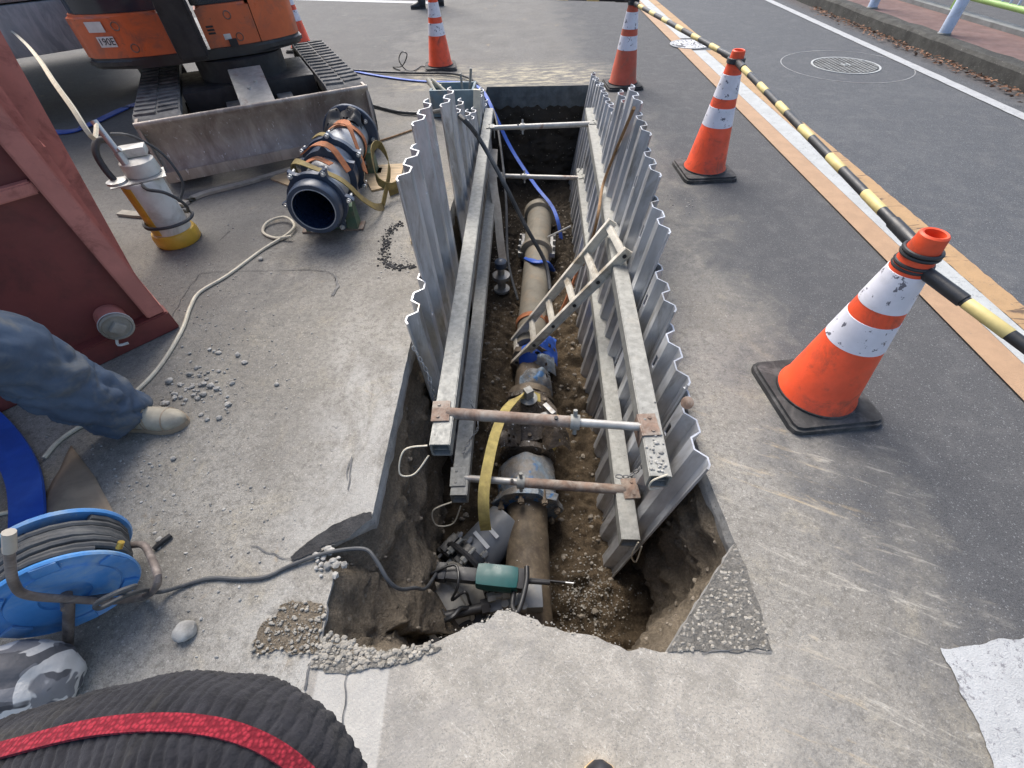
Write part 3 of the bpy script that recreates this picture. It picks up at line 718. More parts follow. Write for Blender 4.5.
for y0, top, lab, tl, xo in (
    (.735, .085, 'nearest right sheet with its bottom edge cutting diagonally into the pit', .0, 0),
    (1.075, .125, 'right sheet with a small rusty disc at its top corner', .0, 0),
    (1.42, .20, 'right sheet low behind the ladder, third from the near end', -.01, 0),
    (1.75, .37, 'right sheet stepping up behind the ladder head', 0, 0),
    (2.09, .47, 'right sheet with a bright hand slot, above the ladder', 0, 0),
    (2.44, .53, 'right sheet beside the scratched cone, near the tallest', 0, 0),
    (2.79, .575, 'tallest right sheet with the brown rope lying on it', 0, 0),
    (3.16, .45, 'narrow looking right sheet just beyond the tallest one', 0, .0),
    (3.52, .27, 'right sheet first of the low far row', 0, 0),
    (3.88, .24, 'right sheet second of the low far row', 0, 0),
    (4.24, .22, 'right sheet third of the low far row', 0, 0),
    (4.60, .17, 'right sheet in front of the faded cone', 0, 0),
    (4.96, .13, 'last right sheet at the far trench corner', 0, 0)):
    trench_sheet(1, y0, top, lab, tl, xo, 1.07)
def beam(A, B, lab, w=.08, loop=None):
    A, B = V(A), V(B); t = thing('waling_beam', lab, 'beam', A, 0, 'square aluminium walings along the trench sides')
    L = (B-A).length; m = axis(V((0, 0, 0)), B-A)
    bm = BM(); h = w/2; th = .007
    def loop_(s, z, bv=.006): return [m @ V((x, y, z)) for x, y in ((-s, -s), (s, -s), (s, s), (-s, s))]
    o0, o1, i0, i1 = loop_(h, 0), loop_(h, L), loop_(h-th, 0), loop_(h-th, L)
    O0, O1, I0, I1 = ([bm.verts.new(p) for p in q] for q in (o0, o1, i0, i1))
    for i in range(4):
        j = (i+1) % 4
        bm.faces.new((O0[i], O0[j], O1[j], O1[i])); bm.faces.new((I0[i], I1[i], I1[j], I0[j]))
        bm.faces.new((O0[i], I0[i], I0[j], O0[j])); bm.faces.new((O1[i], O1[j], I1[j], I1[i]))
    bmesh.ops.bevel(bm, geom=[e for e in bm.edges if abs((e.verts[0].co-e.verts[1].co).length-L) < .001], offset=.004, segments=2, affect='EDGES')
    obj('tube', bm, 'galv', t)
    for xx in (-.016, .016):
        bm = BM(); box(bm, (.005, w-2*th-.001, L-.02), (xx, 0, L/2+.004), mx=m); obj('inner_web', bm, 'galv', t, smooth=False)
    if loop:
        bm = BM(); tube(bm, [m.to_3x3() @ V((0, 0, 0))+V(q) for q in loop], .0035, 6, 6); obj('cord_loop', bm, 'cord', t)
    return t
bLU = beam((-.285, .93, -.03), (-.115, 4.75, -.03), 'upper left beam, the whitest, with a rope loop at its near end', loop=[(-.05, .01, .02), (-.14, .0, .01), (-.165, -.06, -.06), (-.11, -.06, -.07), (-.05, -.01, -.02)])
bLL = beam((-.27, .96, -.5), (-.11, 4.3, -.5), 'lower left beam behind the upper one with a yellow loop at its near end', loop=[(-.04, 0, -.03), (-.13, -.03, -.05), (-.13, -.05, -.17), (-.05, -.04, -.18), (.0, -.01, -.055)])
bRU = beam((.515, .76, -.03), (.835, 4.65, -.03), 'upper right beam with gravel lying on its near end', loop=[(.02, -.004, .055), (-.03, -.012, .03), (-.03, -.012, -.03), (.01, -.01, -.03)])
bRL = beam((.485, .72, -.5), (.765, 4.45, -.5), 'lower right beam below the ladder', loop=[(.03, -.01, .03), (.015, -.03, -.07), (.05, -.03, -.15), (.055, -.01, -.02)])
for bb, ln in ((bRU, 1),):
    items = []
    for k in range(40):
        f = abs(random.gauss(0, .03)); p = V((.515, .76, -.03)).lerp(V((.835, 4.65, -.03)), f+.004)
        items.append((p.x+random.uniform(-.034, .034), p.y, .013, random.choice((.004, .005, .007, .011))))
    bm = BM(); rocks(bm, items); tag(obj('gravel_on_beam', bm, 'stone', smooth=False), 'grey gravel bits resting on the near end of the upper right beam', 'gravel', kind='stuff')
def strut(pa, pb, z, lab, thick=.024, thin=.017, split=.58, rustleft=True, plate=True, flip=False, plain=False):
    A, B = at(*pa, z), at(*pb, z); 
    t = thing('screw_strut', lab, 'strut', A, 0, 'screw struts braced across the trench'); D = B-A; L = D.length; d = D.normalized()
    S = D*split
    a, b = (thick, thin) if not flip else (thin, thick)
    m1 = 'rust' if (rustleft and not plain) else 'pole'
    bm = BM(); rod(bm, V((0, 0, 0)), S, a, 16); obj('outer_tube' if not flip else 'inner_tube', bm, m1 if not flip else 'pole', t)
    bm = BM(); rod(bm, S, D, b, 16); obj('inner_tube' if not flip else 'outer_tube', bm, 'pole' if not flip else ('rust' if not plain else 'pole'), t)
    bm = BM(); rod(bm, S-d*.014, S+d*.022, max(a, b)+.007, 12); n = V((0, .3, 1)).normalized(); rod(bm, S-n*.058+d*.004, S+n*.058+d*.004, .0085, 10); obj('collar_nut', bm, 'galv' if not plain else 'pole', t)
    bm = BM(); rod(bm, S*.86+V((0, -.004, a-.004)), S*.86+V((0, -.004, a+.004)), .008, 10); obj('bolt', bm, 'dark', t)
    return t, A, B, d
def bracket(t, p, sgn, m, h=.11, w=.085):
    """angle plate lying on top of the beam and turned down its inner face; p is the tube end in local space"""
    bm = BM(); box(bm, (.066, h*.85, .007), p+V((sgn*.032, 0, .0145)), bev=.002); box(bm, (.007, h*.85, .085), p+V((-sgn*.004, 0, -.026)), bev=.002)
    for yy in (-.03, .03): rod(bm, p+V((sgn*.038, yy, .017)), p+V((sgn*.038, yy, .023)), .007, 8)
    return obj('bracket', bm, m, t)
t, A, B, d = strut((447, 413), (642, 427), .0, 'near upper strut, rusty on the left and pale on the right', split=.66)
bracket(t, V((.006, .0, 0)), -1, 'rust', .12); bracket(t, (B-A)-V((.006, 0, 0)), 1, 'rust', .12)
t, A, B, d = strut((463, 478), (625, 490), -.47, 'near lower strut, pale on the left and rusty on the right', split=.36, flip=True)
bracket(t, V((.006, 0, 0)), -1, 'galv', .12); bracket(t, (B-A)-V((.006, 0, 0)), 1, 'rust', .12)
t, A, B, d = strut((493, 128), (590, 124), .0, 'far upper strut of grey pipe near the trench end', plain=True, split=.3, thick=.02, thin=.022)
bracket(t, V((.006, 0, 0)), -1, 'galv'); bracket(t, (B-A)-V((.006, 0, 0)), 1, 'galv')
t, A, B, d = strut((503, 176), (579, 178), -.47, 'far lower strut of grey pipe deep in the trench', plain=True, split=.28, thick=.021, thin=.02)
bracket(t, V((.006, 0, 0)), -1, 'galv'); bracket(t, (B-A)-V((.006, 0, 0)), 1, 'galv')
def chain(name, pts, lab, r=.012, wire=.0028):
    P = smoothpath(pts, 14); bm = BM(); acc = 0; last = P[0]; k = 0; step = r*1.7
    for a, b in zip(P, P[1:]):
        acc += (b-a).length
        if acc >= step:
            acc = 0; mid = a; dr = (b-a).normalized(); m = axis(mid, mid+dr, (0, 0, 1) if k % 2 else (1, 1, .3)); k += 1
            tube(bm, [m @ V((math.cos(q)*r*.55, 0, math.sin(q)*r)) for q in (2*math.pi*j/10 for j in range(10))], wire, 5, 1, True)
    tag(obj(name, bm, 'steel'), lab, 'chain')
chain('chain', [at(412, 345, .15), at(425, 368, .05), at(432, 385, -.02), at(436, 400, -.1)], 'thin chain hanging in the groove of the nearest left sheet')
chain('chain', [at(470, 400, -.3), at(478, 425, -.35), at(470, 440, -.42), at(462, 455, -.44)], 'chain lying on the lower left beam below the near strut')
chain('chain', [at(648, 455, -.1), at(640, 468, -.3), at(628, 476, -.38), at(614, 476, -.4)], 'rusty chain hooked between the two right beams at the near end', .016, .004)
chain('chain', [at(586, 150, -.1), at(583, 165, -.3), at(578, 172, -.4)], 'chain on the right near the far lower strut')
dk = at(688, 403, .13); bm = BM(); lathe(bm, [(.001, 0), (.022, .002), (.024, .009), (.013, .012), (.0, .013)], 20, axis(dk, dk+V((-.5, -.3, .5)))); tag(obj('rusty_disc', bm, 'rust'), 'small rusty disc stuck at the top of a right sheet', 'disc')
# ------------------------------------------------------------------ ladder
def ladder():
    A0, A1 = at(514, 364, -.83), at(629, 250, .10); B0, B1 = at(514, 341, -.83), at(613, 221, .11)
    t = thing('ladder', 'aluminium ladder leaning across the trench onto the upper right beam', 'ladder', A0)
    d = (A1-A0).normalized(); w = (B0-A0).normalized(); n = d.cross(w).normalized()
    if n.z < 0: n = -n
    for P, Q in ((A0, A1), (B0, B1)):
        L = (Q-P).length; m = axis(P-A0, Q-A0, n); bm = BM()
        box(bm, (.056, .010, L), (0, 0, L/2), bev=.002, mx=m)
        s = 1 if P is A0 else -1
        for xx in (-.028, .028): box(bm, (.006, .026, L-.004), (xx*.93, 0, L/2), bev=.001, mx=m)
        obj('side_rail', bm, 'ladder', t)
    nR = 6
    for k in range(nR):
        f = .03+.935*k/(nR-1); p, q = A0.lerp(A1, f)-A0, B0.lerp(B1, f)-A0
        bm = BM(); mm = axis(p, q, n); L = (q-p).length; box(bm, (.026, .036, L+.008), (0, 0, L/2), bev=.004, mx=mm); r = obj('rung', bm, 'ladder', t)
        bm = BM(); ax = (p-q).normalized(); rod(bm, p+ax*.0115, p+ax*.0145, .012, 14); obj('rung_end', bm, 'dark', r)
ladder()
# ------------------------------------------------------------------ pipes in the trench
def dirp(y0, y1): return V((pipex(y0), y0, -.85)), V((pipex(y1), y1, -.85))
a, b = dirp(.12, 1.10); bm = BM(); L = (b-a).length
lathe(bm, [(.11*(1+.012*math.sin(k*2.1)), L*k/24) for k in range(25)], 36, axis(a, b), noise=.03, nsc=9); tag(obj('water_pipe', bm, 'oldpipe'), 'old scaly brown pipe length at the near end under the teal saw', 'pipe')
a, b = dirp(1.08, 1.34); bm = BM(); L = (b-a).length
lathe(bm, [(.112, 0), (.15, .01), (.165, .06), (.17, .13), (.16, .19), (.145, L-.01), (.11, L)], 44, axis(a, b), noise=.13, nsc=9); 
lathe(bm, [(.185, -.02), (.19, .01), (.165, .035)], 20, axis(a, b), noise=.2, nsc=15)
tag(obj('pipe_coupling', bm, 'wrap'), 'bulging pipe coupling wrapped in torn blue plastic', 'coupling')
CPL = [q for q in bpy.data.objects if q.name.startswith('pipe_coupling')][0]
for k in range(8):
    bm = BM(); q = a+V((math.cos(k*.785+.2)*.165, -.02, math.sin(k*.785+.2)*.165)); rod(bm, q-V((0, .05, 0)), q+V((0, .06, 0)), .010, 8); rod(bm, q-V((0, .042, 0)), q-V((0, .022, 0)), .018, 6); obj('bolt', bm, 'valve', CPL)
# gate valve
a, b = dirp(1.36, 1.80); L = (b-a).length; m = axis(a, b)
t = thing('gate_valve', 'muddy gate valve in shiny torn film with a square cap on its stem', 'valve', a)
m = axis(V((0, 0, 0)), b-a)
bm = BM(); lathe(bm, [(.10, -.02), (.165, 0), (.17, .02), (.165, .035), (.125, .05), (.14, L*.4), (.15, L*.5), (.14, L*.6), (.125, L-.06), (.165, L-.045), (.165, L-.015), (.10, L)], 40, m, noise=.06, nsc=12); obj('body', bm, 'film', t)
bm = BM(); c = (b-a)*.5; lathe(bm, [(.15, .0), (.16, .11), (.175, .13), (.175, .15), (.12, .18), (.06, .24), (.045, .30)], 32, M.Translation(c), noise=.08, nsc=16); bo = obj('bonnet', bm, 'film', t)
bm = BM()
for k in range(8):
    q = c+V((math.cos(k*.785)*.15, math.sin(k*.785)*.15, .13)); rod(bm, q, q+V((0, 0, .05)), .012, 6)
obj('bolts', bm, 'valve', bo)
bm = BM(); lathe(bm, [(.022, .28), (.022, .34)], 14, M.Translation(c)); lathe(bm, [(.05, .318), (.052, .326), (.03, .332)], 24, M.Translation(c))
box(bm, (.045, .045, .06), c+V((0, 0, .37)), rot=.5, bev=.004); obj('stem_cap', bm, 'galv', t)
bm = BM(); box(bm, (.06, .05, .05), c+V((.10, -.05, .2)), rot=.3, bev=.006); box(bm, (.03, .09, .02), c+V((.12, -.02, .24)), rot=.6, bev=.004); obj('gland', bm, 'steel', t)
# muddy stub with torn film beyond the valve
a, b = dirp(1.80, 2.22); L = (b-a).length; bm = BM()
lathe(bm, [(.08, -.02), (.15, 0), (.15, .05), (.095, .07), (.10, L*.5), (.095, L-.05), (.15, L-.04), (.14, L)], 32, axis(a, b), noise=.16, nsc=12); tag(obj('flanged_pipe', bm, 'valve'), 'short muddy flanged pipe between the valve and the ladder foot', 'pipe')
def rag(bm, c, r, n, seed):
    rnd = random.Random(seed)
    g = [[None]*(n+1) for _ in range(n+1)]
    for i in range(n+1):
        for j in range(n+1):
            x, y = (i/n-.5)*2*r, (j/n-.5)*2*r; q = V((x*8+seed, y*8, seed)); k = 1+.35*NZ.noise(V((x*6, y*6, seed)))
            g[i][j] = bm.verts.new(c+V((x*k, y*k, -1.4*(x*x+y*y)/max(r, .01)*.5+.06*NZ.noise(q)+.03*NZ.noise(q*2.5))))
    for i in range(n):
        for j in range(n):
            if rnd.random() > .05: bm.faces.new((g[i][j], g[i+1][j], g[i+1][j+1], g[i][j+1]))
bm = BM(); rag(bm, at(540, 338, -.70), .13, 14, 3.3); rag(bm, at(532, 347, -.70), .10, 10, 7.1); tag(obj('blue_sheet', bm, 'tarp'), 'crumpled bright blue plastic at the foot of the ladder', 'plastic sheet')
bm = BM(); rag(bm, at(538, 372, -.68), .10, 14, 9.3); rag(bm, at(545, 356, -.72), .07, 10, 5.2); tag(obj('film_scrap', bm, 'wrap'), 'torn grey blue film scrap on the muddy pipe nearer than the blue plastic', 'plastic sheet')
for (u, v, z, r_, sd_, lb) in ((505, 424, -.58, .09, 2.2, 'torn shiny film hanging on the left of the gate valve'), (556, 428, -.60, .08, 6.4, 'torn shiny film on the right of the gate valve')):
    bm = BM(); rag(bm, at(u, v, z), r_, 14, sd_); tag(obj('film_scrap', bm, 'film'), lb, 'plastic sheet')
# pale far pipe
a, b = dirp(2.30, 3.95); L = (b-a).length; bm = BM()
lathe(bm, [(.118, 0), (.118, .12), (.112, .14), (.112, L)], 40, axis(a, b), noise=.012, nsc=5); tag(obj('water_pipe', bm, 'palepipe'), 'long pale grey pipe in the far half of the trench', 'pipe')
a, b = dirp(2.58, 2.64); bm = BM(); ribbon(bm, [a+V((math.cos(q)*.117, 0, math.sin(q)*.117)) for q in (2*math.pi*k/24 for k in range(24))], .045, .006, (0, 1, 0), 1, True)
ribbon(bm, [a+V((.10, 0, .07)), a+V((.2, .05, .0)), a+V((.33, .25, .15)), a+V((.42, .42, .3))], .04, .005, (0, .3, 1), 6); tag(obj('brown_strap', bm, 'strapo'), 'reddish brown strap wound round the pale pipe behind the ladder', 'strap')
a, b = dirp(3.55, 4.35); L = (b-a).length
t = thing('repair_clamp', 'grey repair clamp with side bolts at the far end of the pale pipe', 'pipe clamp', a); mm = axis(V((0, 0, 0)), b-a)
bm = BM(); lathe(bm, [(.115, 0), (.15, .02), (.15, .07), (.125, .1), (.125, L-.12), (.155, L-.1), (.165, L-.02), (.12, L)], 36, mm, noise=.03); obj('sleeve', bm, 'palepipe', t)
for s in (-1, 1):
    bm = BM()
    for k in range(3): rod(bm, mm @ V((.06, s*.16, .06+.1*k)), mm @ V((-.06, s*.16, .06+.1*k)), .012, 8)
    box(bm, (.04, .05, .34), (0, s*.145, .17), bev=.006, mx=mm)
    obj('side_bar', bm, 'steel', t)
bm = BM(); rod(bm, mm @ V((.1, .1, .15)), mm @ V((.24, .3, .1)), .009, 8); obj('lever', bm, 'chrome', t)
bm = BM(); tube(bm, [at(527, 258, -.80), at(536, 262, -.72), at(546, 262, -.76), at(552, 270, -.95)], .035, 10, 5, squash=.4); tag(obj('blue_cloth', bm, 'tarp'), 'dark blue cloth hanging from the grey repair clamp', 'cloth')
# grey branch fitting at the near left of the pipe
t = thing('branch_fitting', 'grey plastic branch with black bolted collar left of the old pipe', 'pipe fitting', (-.12, .6, -.95))
W0 = V(t.location)
P0, P1 = at(507, 522, -.86), at(462, 572, -.86); bm = BM(); rod(bm, P0-W0, P1-W0, .115, 32); obj('branch_pipe', bm, 'pvc', t)
dd = (P1-P0).normalized(); m = axis(P1-dd*.06-W0, P1-W0)
bm = BM(); mf = axis(at(470, 566, -.78)-W0, at(470, 566, -.78)-W0+dd); lathe(bm, [(.05, -.012), (.15, -.012), (.155, 0), (.15, .012), (.05, .012)], 30, mf); obj('flange', bm, 'dark', t)
for k in range(8):
    bm = BM(); q = mf @ V((math.cos(k*.785)*.13, math.sin(k*.785)*.13, 0)); rod(bm, q-dd*.05, q+dd*.045, .010, 8); rod(bm, q+dd*.012, q+dd*.032, .019, 6); obj('bolt', bm, 'galv', t)
for (u0, v0, z0, u1, v1, z1, r_, mm_) in ((438, 618, -.62, 488, 606, -.64, .020, 'dark'), (488, 598, -.62, 508, 594, -.64, .013, 'galv')):
    bm = BM(); p_, q_ = at(u0, v0, z0)-W0, at(u1, v1, z1)-W0; rod(bm, p_, q_, r_, 10); e_ = (q_-p_).normalized(); rod(bm, p_-e_*.004, p_+e_*.03, r_*1.6, 6); rod(bm, q_-e_*.03, q_+e_*.004, r_*1.6, 6); obj('clamp_bar', bm, mm_, t)
for k in range(8):
    bm = BM(); q = m @ V((math.cos(k*.785+.3)*.135, math.sin(k*.785+.3)*.135, .0)); rod(bm, q-dd*.07, q+dd*.11, .010, 8); rod(bm, q-dd*.06, q-dd*.035, .018, 6); obj('bolt', bm, 'steel', t)
bm = BM(); lathe(bm, [(.118, -.03), (.15, -.03), (.155, .03), (.15, .075), (.118, .075)], 32, m); 
for k in range(8): 
    q = V((math.cos(k*.785)*.155, math.sin(k*.785)*.155, 0)); box(bm, (.04, .04, .1), q+V((0, 0, .02)), bev=.006, mx=m)
obj('collar', bm, 'blackp', t)
bm = BM()
for k in range(3): 
    p = P0.lerp(P1, .35+.2*k)-W0+V((0, 0, .1165)); box(bm, (.02, .11, .002), p, rot=.7)
obj('white_mark', bm, 'sticker', t)
P2 = at(448, 603, -.78); bm = BM(); lathe(bm, [(.0, -.14), (.10, -.135), (.155, -.09), (.17, -.02), (.172, .012), (.18, .014), (.18, .034), (.168, .036), (.15, .085), (.09, .13), (.04, .14), (.04, .165), (0, .167)], 40, axis(P2-W0, P2-W0+dd+V((0, 0, .5))), noise=.025); obj('casting', bm, 'greyb', t)
bm = BM(); box(bm, (.30, .06, .05), at(452, 618, -.72)-W0, rot=-.15, bev=.008); box(bm, (.05, .22, .05), at(468, 600, -.74)-W0, rot=.5, bev=.006); obj('yoke', bm, 'dark', t)
# pipe cutter clamp on the old pipe
t = thing('pipe_clamp_tool', 'grey clamp tool with knob bolts fixed on the old pipe below the saw', 'clamp', (.02, .5, -.74)); W0 = V(t.location)
bm = BM(); c = at(530, 596, -.70)-W0; box(bm, (.11, .12, .09), c, bev=.01); box(bm, (.17, .05, .05), c+V((-.12, -.03, .0)), rot=.2, bev=.008); obj('block', bm, 'pvc', t)
for u, v in ((510, 588), (505, 604), (524, 606)):
    bm = BM(); q = at(u, v, -.66)-W0; rod(bm, q-V((0, 0, .05)), q+V((0, 0, .012)), .017, 10); obj('bolt', bm, 'galv', t)
bm = BM(); 
ribbon(bm, [V((pipex(.42), .42, -.85))-W0+V((math.cos(q)*.118, 0, math.sin(q)*.118)) for q in (math.pi*k/12 for k in range(13))], .02, .01, (0, 1, 0), 1); obj('chain_band', bm, 'dark', t)
# reciprocating saw
t = thing('power_saw', 'teal and black electric saw lying across the old pipe in the pit', 'saw', at(485, 577, -.55)); W0 = V(t.location)
sa, sb = at(437, 572, -.55)-W0, at(524, 581, -.55)-W0; sd = (sb-sa).normalized(); L = (sb-sa).length; m = axis(sa, sb)
bm = BM(); box(bm, (.095, .10, L*.50), (0, 0, L*.70), bev=.038, mx=m); obj('motor_housing', bm, 'teal', t, angle=60)
bm = BM(); box(bm, (.055, .06, L*.48), (-.005, .0, L*.24), bev=.018, mx=m); box(bm, (.06, .075, .05), (0, 0, .02), bev=.016, mx=m); obj('rear_handle', bm, 'blackp', t, angle=60)
bm = BM(); box(bm, (.07, .085, .05), (0, 0, L*.965), bev=.012, mx=m); obj('nose', bm, 'dark', t)
bm = BM(); tube(bm, [m @ V(q) for q in ((.0, .05, L*.9), (.02, .11, L*.9), (.04, .13, L*.97), (.04, .02, L*1.03), (.03, -.05, L*1.02))], .011, 10, 5); obj('bail_handle', bm, 'blackp', t)
bm = BM(); rod(bm, m @ V((0, 0, L)), m @ V((0, -.005, L+.11)), .011, 10); box(bm, (.022, .005, .15), (0, -.01, L+.10), mx=m); obj('blade', bm, 'dark', t)
bm = BM(); box(bm, (.018, .004, .04), (0, -.01, L+.19), mx=m); obj('blade_tip', bm, 'chrome', t)
bm = BM(); tube(bm, [m @ V((0, 0, 0)), m @ V((.03, .02, -.02)), at(455, 565, -.50)-W0, at(458, 585, -.5)-W0, at(452, 600, -.58)-W0, at(465, 592, -.55)-W0, at(470, 603, -.62)-W0, at(476, 615, -.7)-W0], .006, 8, 6); obj('power_lead', bm, 'blackp', t)
for pts_, r_, lb in (([at(428, 612, -.55), at(437, 622, -.6), at(452, 617, -.58), at(462, 608, -.6), at(478, 612, -.66), at(490, 606, -.68)], .010, 'black hose curling over the grey casting left of the saw'), ([at(432, 600, -.6), at(428, 618, -.62), at(436, 634, -.66), at(452, 640, -.7), at(470, 632, -.72)], .008, 'black cable looping down behind the lip beside the dark case')):
    bm = BM(); tube(bm, pts_, r_, 8, 6); tag(obj('black_hose', bm, 'blackp'), lb, 'hose')
# dark box and rag at the bottom near corner
t = thing('tool_box', 'dark blue case lying low behind the concrete lip', 'case', at(455, 634, -.80)); bm = BM(); box(bm, (.34, .16, .14), (0, 0, -.02), rot=.3, bev=.02); obj('case_body', bm, 'navy', t)
bm = BM(); tube(bm, [V((-.1, -.03, .06)), V((-.07, -.03, .11)), V((.07, .02, .11)), V((.1, .02, .06))], .011, 8, 4); obj('carry_handle', bm, 'blackp', t)
bm = BM(); rag(bm, at(431, 634, -.68), .06, 8, 4.4); tag(obj('paper_scrap', bm, 'sticker'), 'crumpled white scrap at the near left corner of the pit bottom', 'scrap')
# yellow lifting sling
vc = dirp(1.36, 1.80); vc = vc[0].lerp(vc[1], .5)
bm = BM()
loopP = [vc+V((math.cos(q)*.20, math.sin(q)*.20, .03+.05*math.sin(q))) for q in [math.pi*(.95+k*.13) for k in range(10)]]
ribbon(bm, loopP, .05, .005, (0, .1, 1), 4)
ribbon(bm, [at(540, 398, -.56), at(524, 395, -.50), at(507, 408, -.46), at(496, 432, -.42), at(489, 460, -.40), at(484, 490, -.42), at(484, 515, -.5), at(486, 530, -.62)], .052, .006, [V((.3, 1, 0)), V((1, .8, 0)), V((1, .2, 0)), V((1, 0, 0)), V((1, 0, 0)), V((1, 0, 0)), V((1, 0, 0)), V((1, 0, 0))], 6)
tag(obj('lifting_sling', bm, 'strapy'), 'dirty yellow webbing sling looped round the gate valve and hanging left', 'sling')
# bare pebbles in pit bottom
items = []; NG = 0
for k in range(700):
    u, v = random.gauss(588, 22), random.gauss(598, 24); p = at(u, v, -1.0)
    if p.x < pipex(p.y)+.1: continue
    items.append((p.x, p.y, floorz(p.x, p.y)+.004, random.choice((.002, .0025, .003, .004, .005, .007))))
NG = len(items)
for k in range(1100):
    y = random.uniform(.5, 4.6); x = pipex(y)+random.choice((-1, 1))*random.uniform(.13, .45); items.append((x, y, floorz(x, y), random.choice((.003, .004, .006, .008, .012, .018))))
bm = BM(); rocks(bm, items[:NG]); tag(obj('pit_gravel', bm, 'chip', smooth=False), 'light grey gravel on the pit bottom right of the old pipe', 'gravel', kind='stuff')
bm = BM(); rocks(bm, items[NG:]); tag(obj('soil_clods', bm, 'clod', smooth=False), 'brown soil clods over the trench floor on both sides of the pipe', 'soil', kind='stuff')
# blue stub fitting on the left deep in the trench
t = thing('hydrant_stub', 'small grey and blue bolted fitting low on the left of the pale pipe', 'fitting', at(502, 290, -.95)); bm = BM(); lathe(bm, [(.07, 0), (.07, .02), (.035, .03), (.035, .12), (.075, .13), (.075, .16), (.03, .17), (.03, .24)], 20); obj('body', bm, 'steel', t)
bm = BM(); lathe(bm, [(.05, .24), (.05, .29), (.02, .31)], 16); obj('cap', bm, 'navy', t)
# ------------------------------------------------------------------ hoses and cables around the trench
def cable(name, pts, r, m, lab, cat='cable', seg=8, n=7):
    bm = BM(); tube(bm, pts, r, seg, n); return tag(obj(name, bm, m), lab, cat)
cable('black_cable', [at(372, 105, .02), at(400, 112, .02), at(425, 113, .05), at(448, 110, .30), at(462, 118, .42), at(480, 140, .25), at(505, 185, .0), at(525, 225, -.3), at(545, 262, -.6), at(550, 290, -.72)], .016, 'cable', 'thick dark cable passing over the left sheets down to the pale pipe')
cable('black_cable', [at(340, 69, .02), at(380, 72, .02), at(420, 73, .02), at(455, 74, .025), at(478, 84, .02), at(494, 112, -.1), at(501, 150, -.3), at(506, 200, -.5), at(508, 260, -.8), at(518, 300, -.95)], .012, 'cable', 'black cable running beside the blue hose into the far end of the trench')
bm = BM(); ribbon(bm, [at(338, 68, .012), at(380, 76, .012), at(420, 81, .012), at(455, 82, .014), at(472, 84, .02), at(484, 93, .01), at(495, 115, -.12), at(512, 150, -.38), at(535, 185, -.60), at(551, 205, -.70), at(558, 222, -.78), at(562, 245, -.98)], .034, .008, [V((0, 1, 0)), V((0, 1, 0)), V((0, 1, 0)), V((0, 1, 0)), V((.3, .8, 0)), V((1, .4, 0)), V((1, .2, 0)), V((1, .1, 0)), V((1, 0, 0)), V((1, 0, 0)), V((1, 0, 0)), V((1, 0, 0))], 7)
tag(obj('lay_flat_hose', bm, 'hosebl'), 'flat blue hose crossing the asphalt and dropping into the far end of the trench', 'hose')
bm = BM(); ribbon(bm, [at(494, 150, -.25), at(493, 180, -.35), at(497, 210, -.5), at(500, 240, -.68), at(503, 262, -.8)], .07, .02, [V((1, .3, 0))]*5, 8); tag(obj('grey_hose', bm, 'plank'), 'grey corrugated flat hose hanging inside the left sheets', 'hose')
cable('brown_rope', [at(634, 108, .60), at(628, 122, .50), at(614, 155, .25), at(603, 185, .06), at(598, 215, .02), at(592, 240, -.2), at(583, 265, -.45)], .010, 'rope', 'brown rope hanging over the right sheets to the ladder', 'rope')
cable('thin_cable', [at(400, 70, .01), at(393, 67, .01), at(402, 66, .08), at(407, 55, .22), at(402, 52, .24), at(399, 60, .12), at(405, 69, .01), at(413, 71, .01), at(422, 66, .01), at(430, 68, .01), at(437, 66, .012)], .006, 'blackp', 'thin black cable loop beside the far cone')
# blue-grey crate at the trench side
cp = at(452, 104, .0); t = thing('tool_crate', 'blue grey open crate with tools behind the left sheets', 'crate', (-.43, 4.68, 0), rad(-4)); 
bm = BM(); box(bm, (.40, .26, .02), (0, 0, .02)); 
for x in (-.19, .19): box(bm, (.02, .26, .2), (x, 0, .12), bev=.004)
for y in (-.12, .12): box(bm, (.36, .02, .2), (0, y, .12), bev=.004)
obj('bin', bm, 'crate', t)
bm = BM(); rod(bm, (-.15, -.08, .18), (-.23, .02, .27), .018, 10); rod(bm, (-.08, .0, .18), (-.20, .06, .26), .014, 10); rod(bm, (-.12, .05, .2), (-.24, .07, .23), .02, 10); obj('tool_handles', bm, 'cord', t)
bm = BM(); rod(bm, (.14, .05, .15), (.17, .05, .34), .012, 8); rod(bm, (.09, -.02, .15), (.08, -.02, .32), .01, 8); obj('bars', bm, 'galv', t)
bm = BM(); box(bm, (.06, .03, 1.1), (-.25, 4.25, -.25), rot=M.Rotation(.1, 3, 'Y'), bev=.004); tag(obj('timber_batten', bm, 'cord'), 'pale narrow batten standing against the left sheets by the crate', 'batten')
bm = BM(); box(bm, (.10, .75, .025), (-.56, 2.75, .016), rot=.1, bev=.004); tag(obj('timber_plank', bm, 'ply'), 'pale plank on the ground seen through the gap in the left sheets', 'plank')
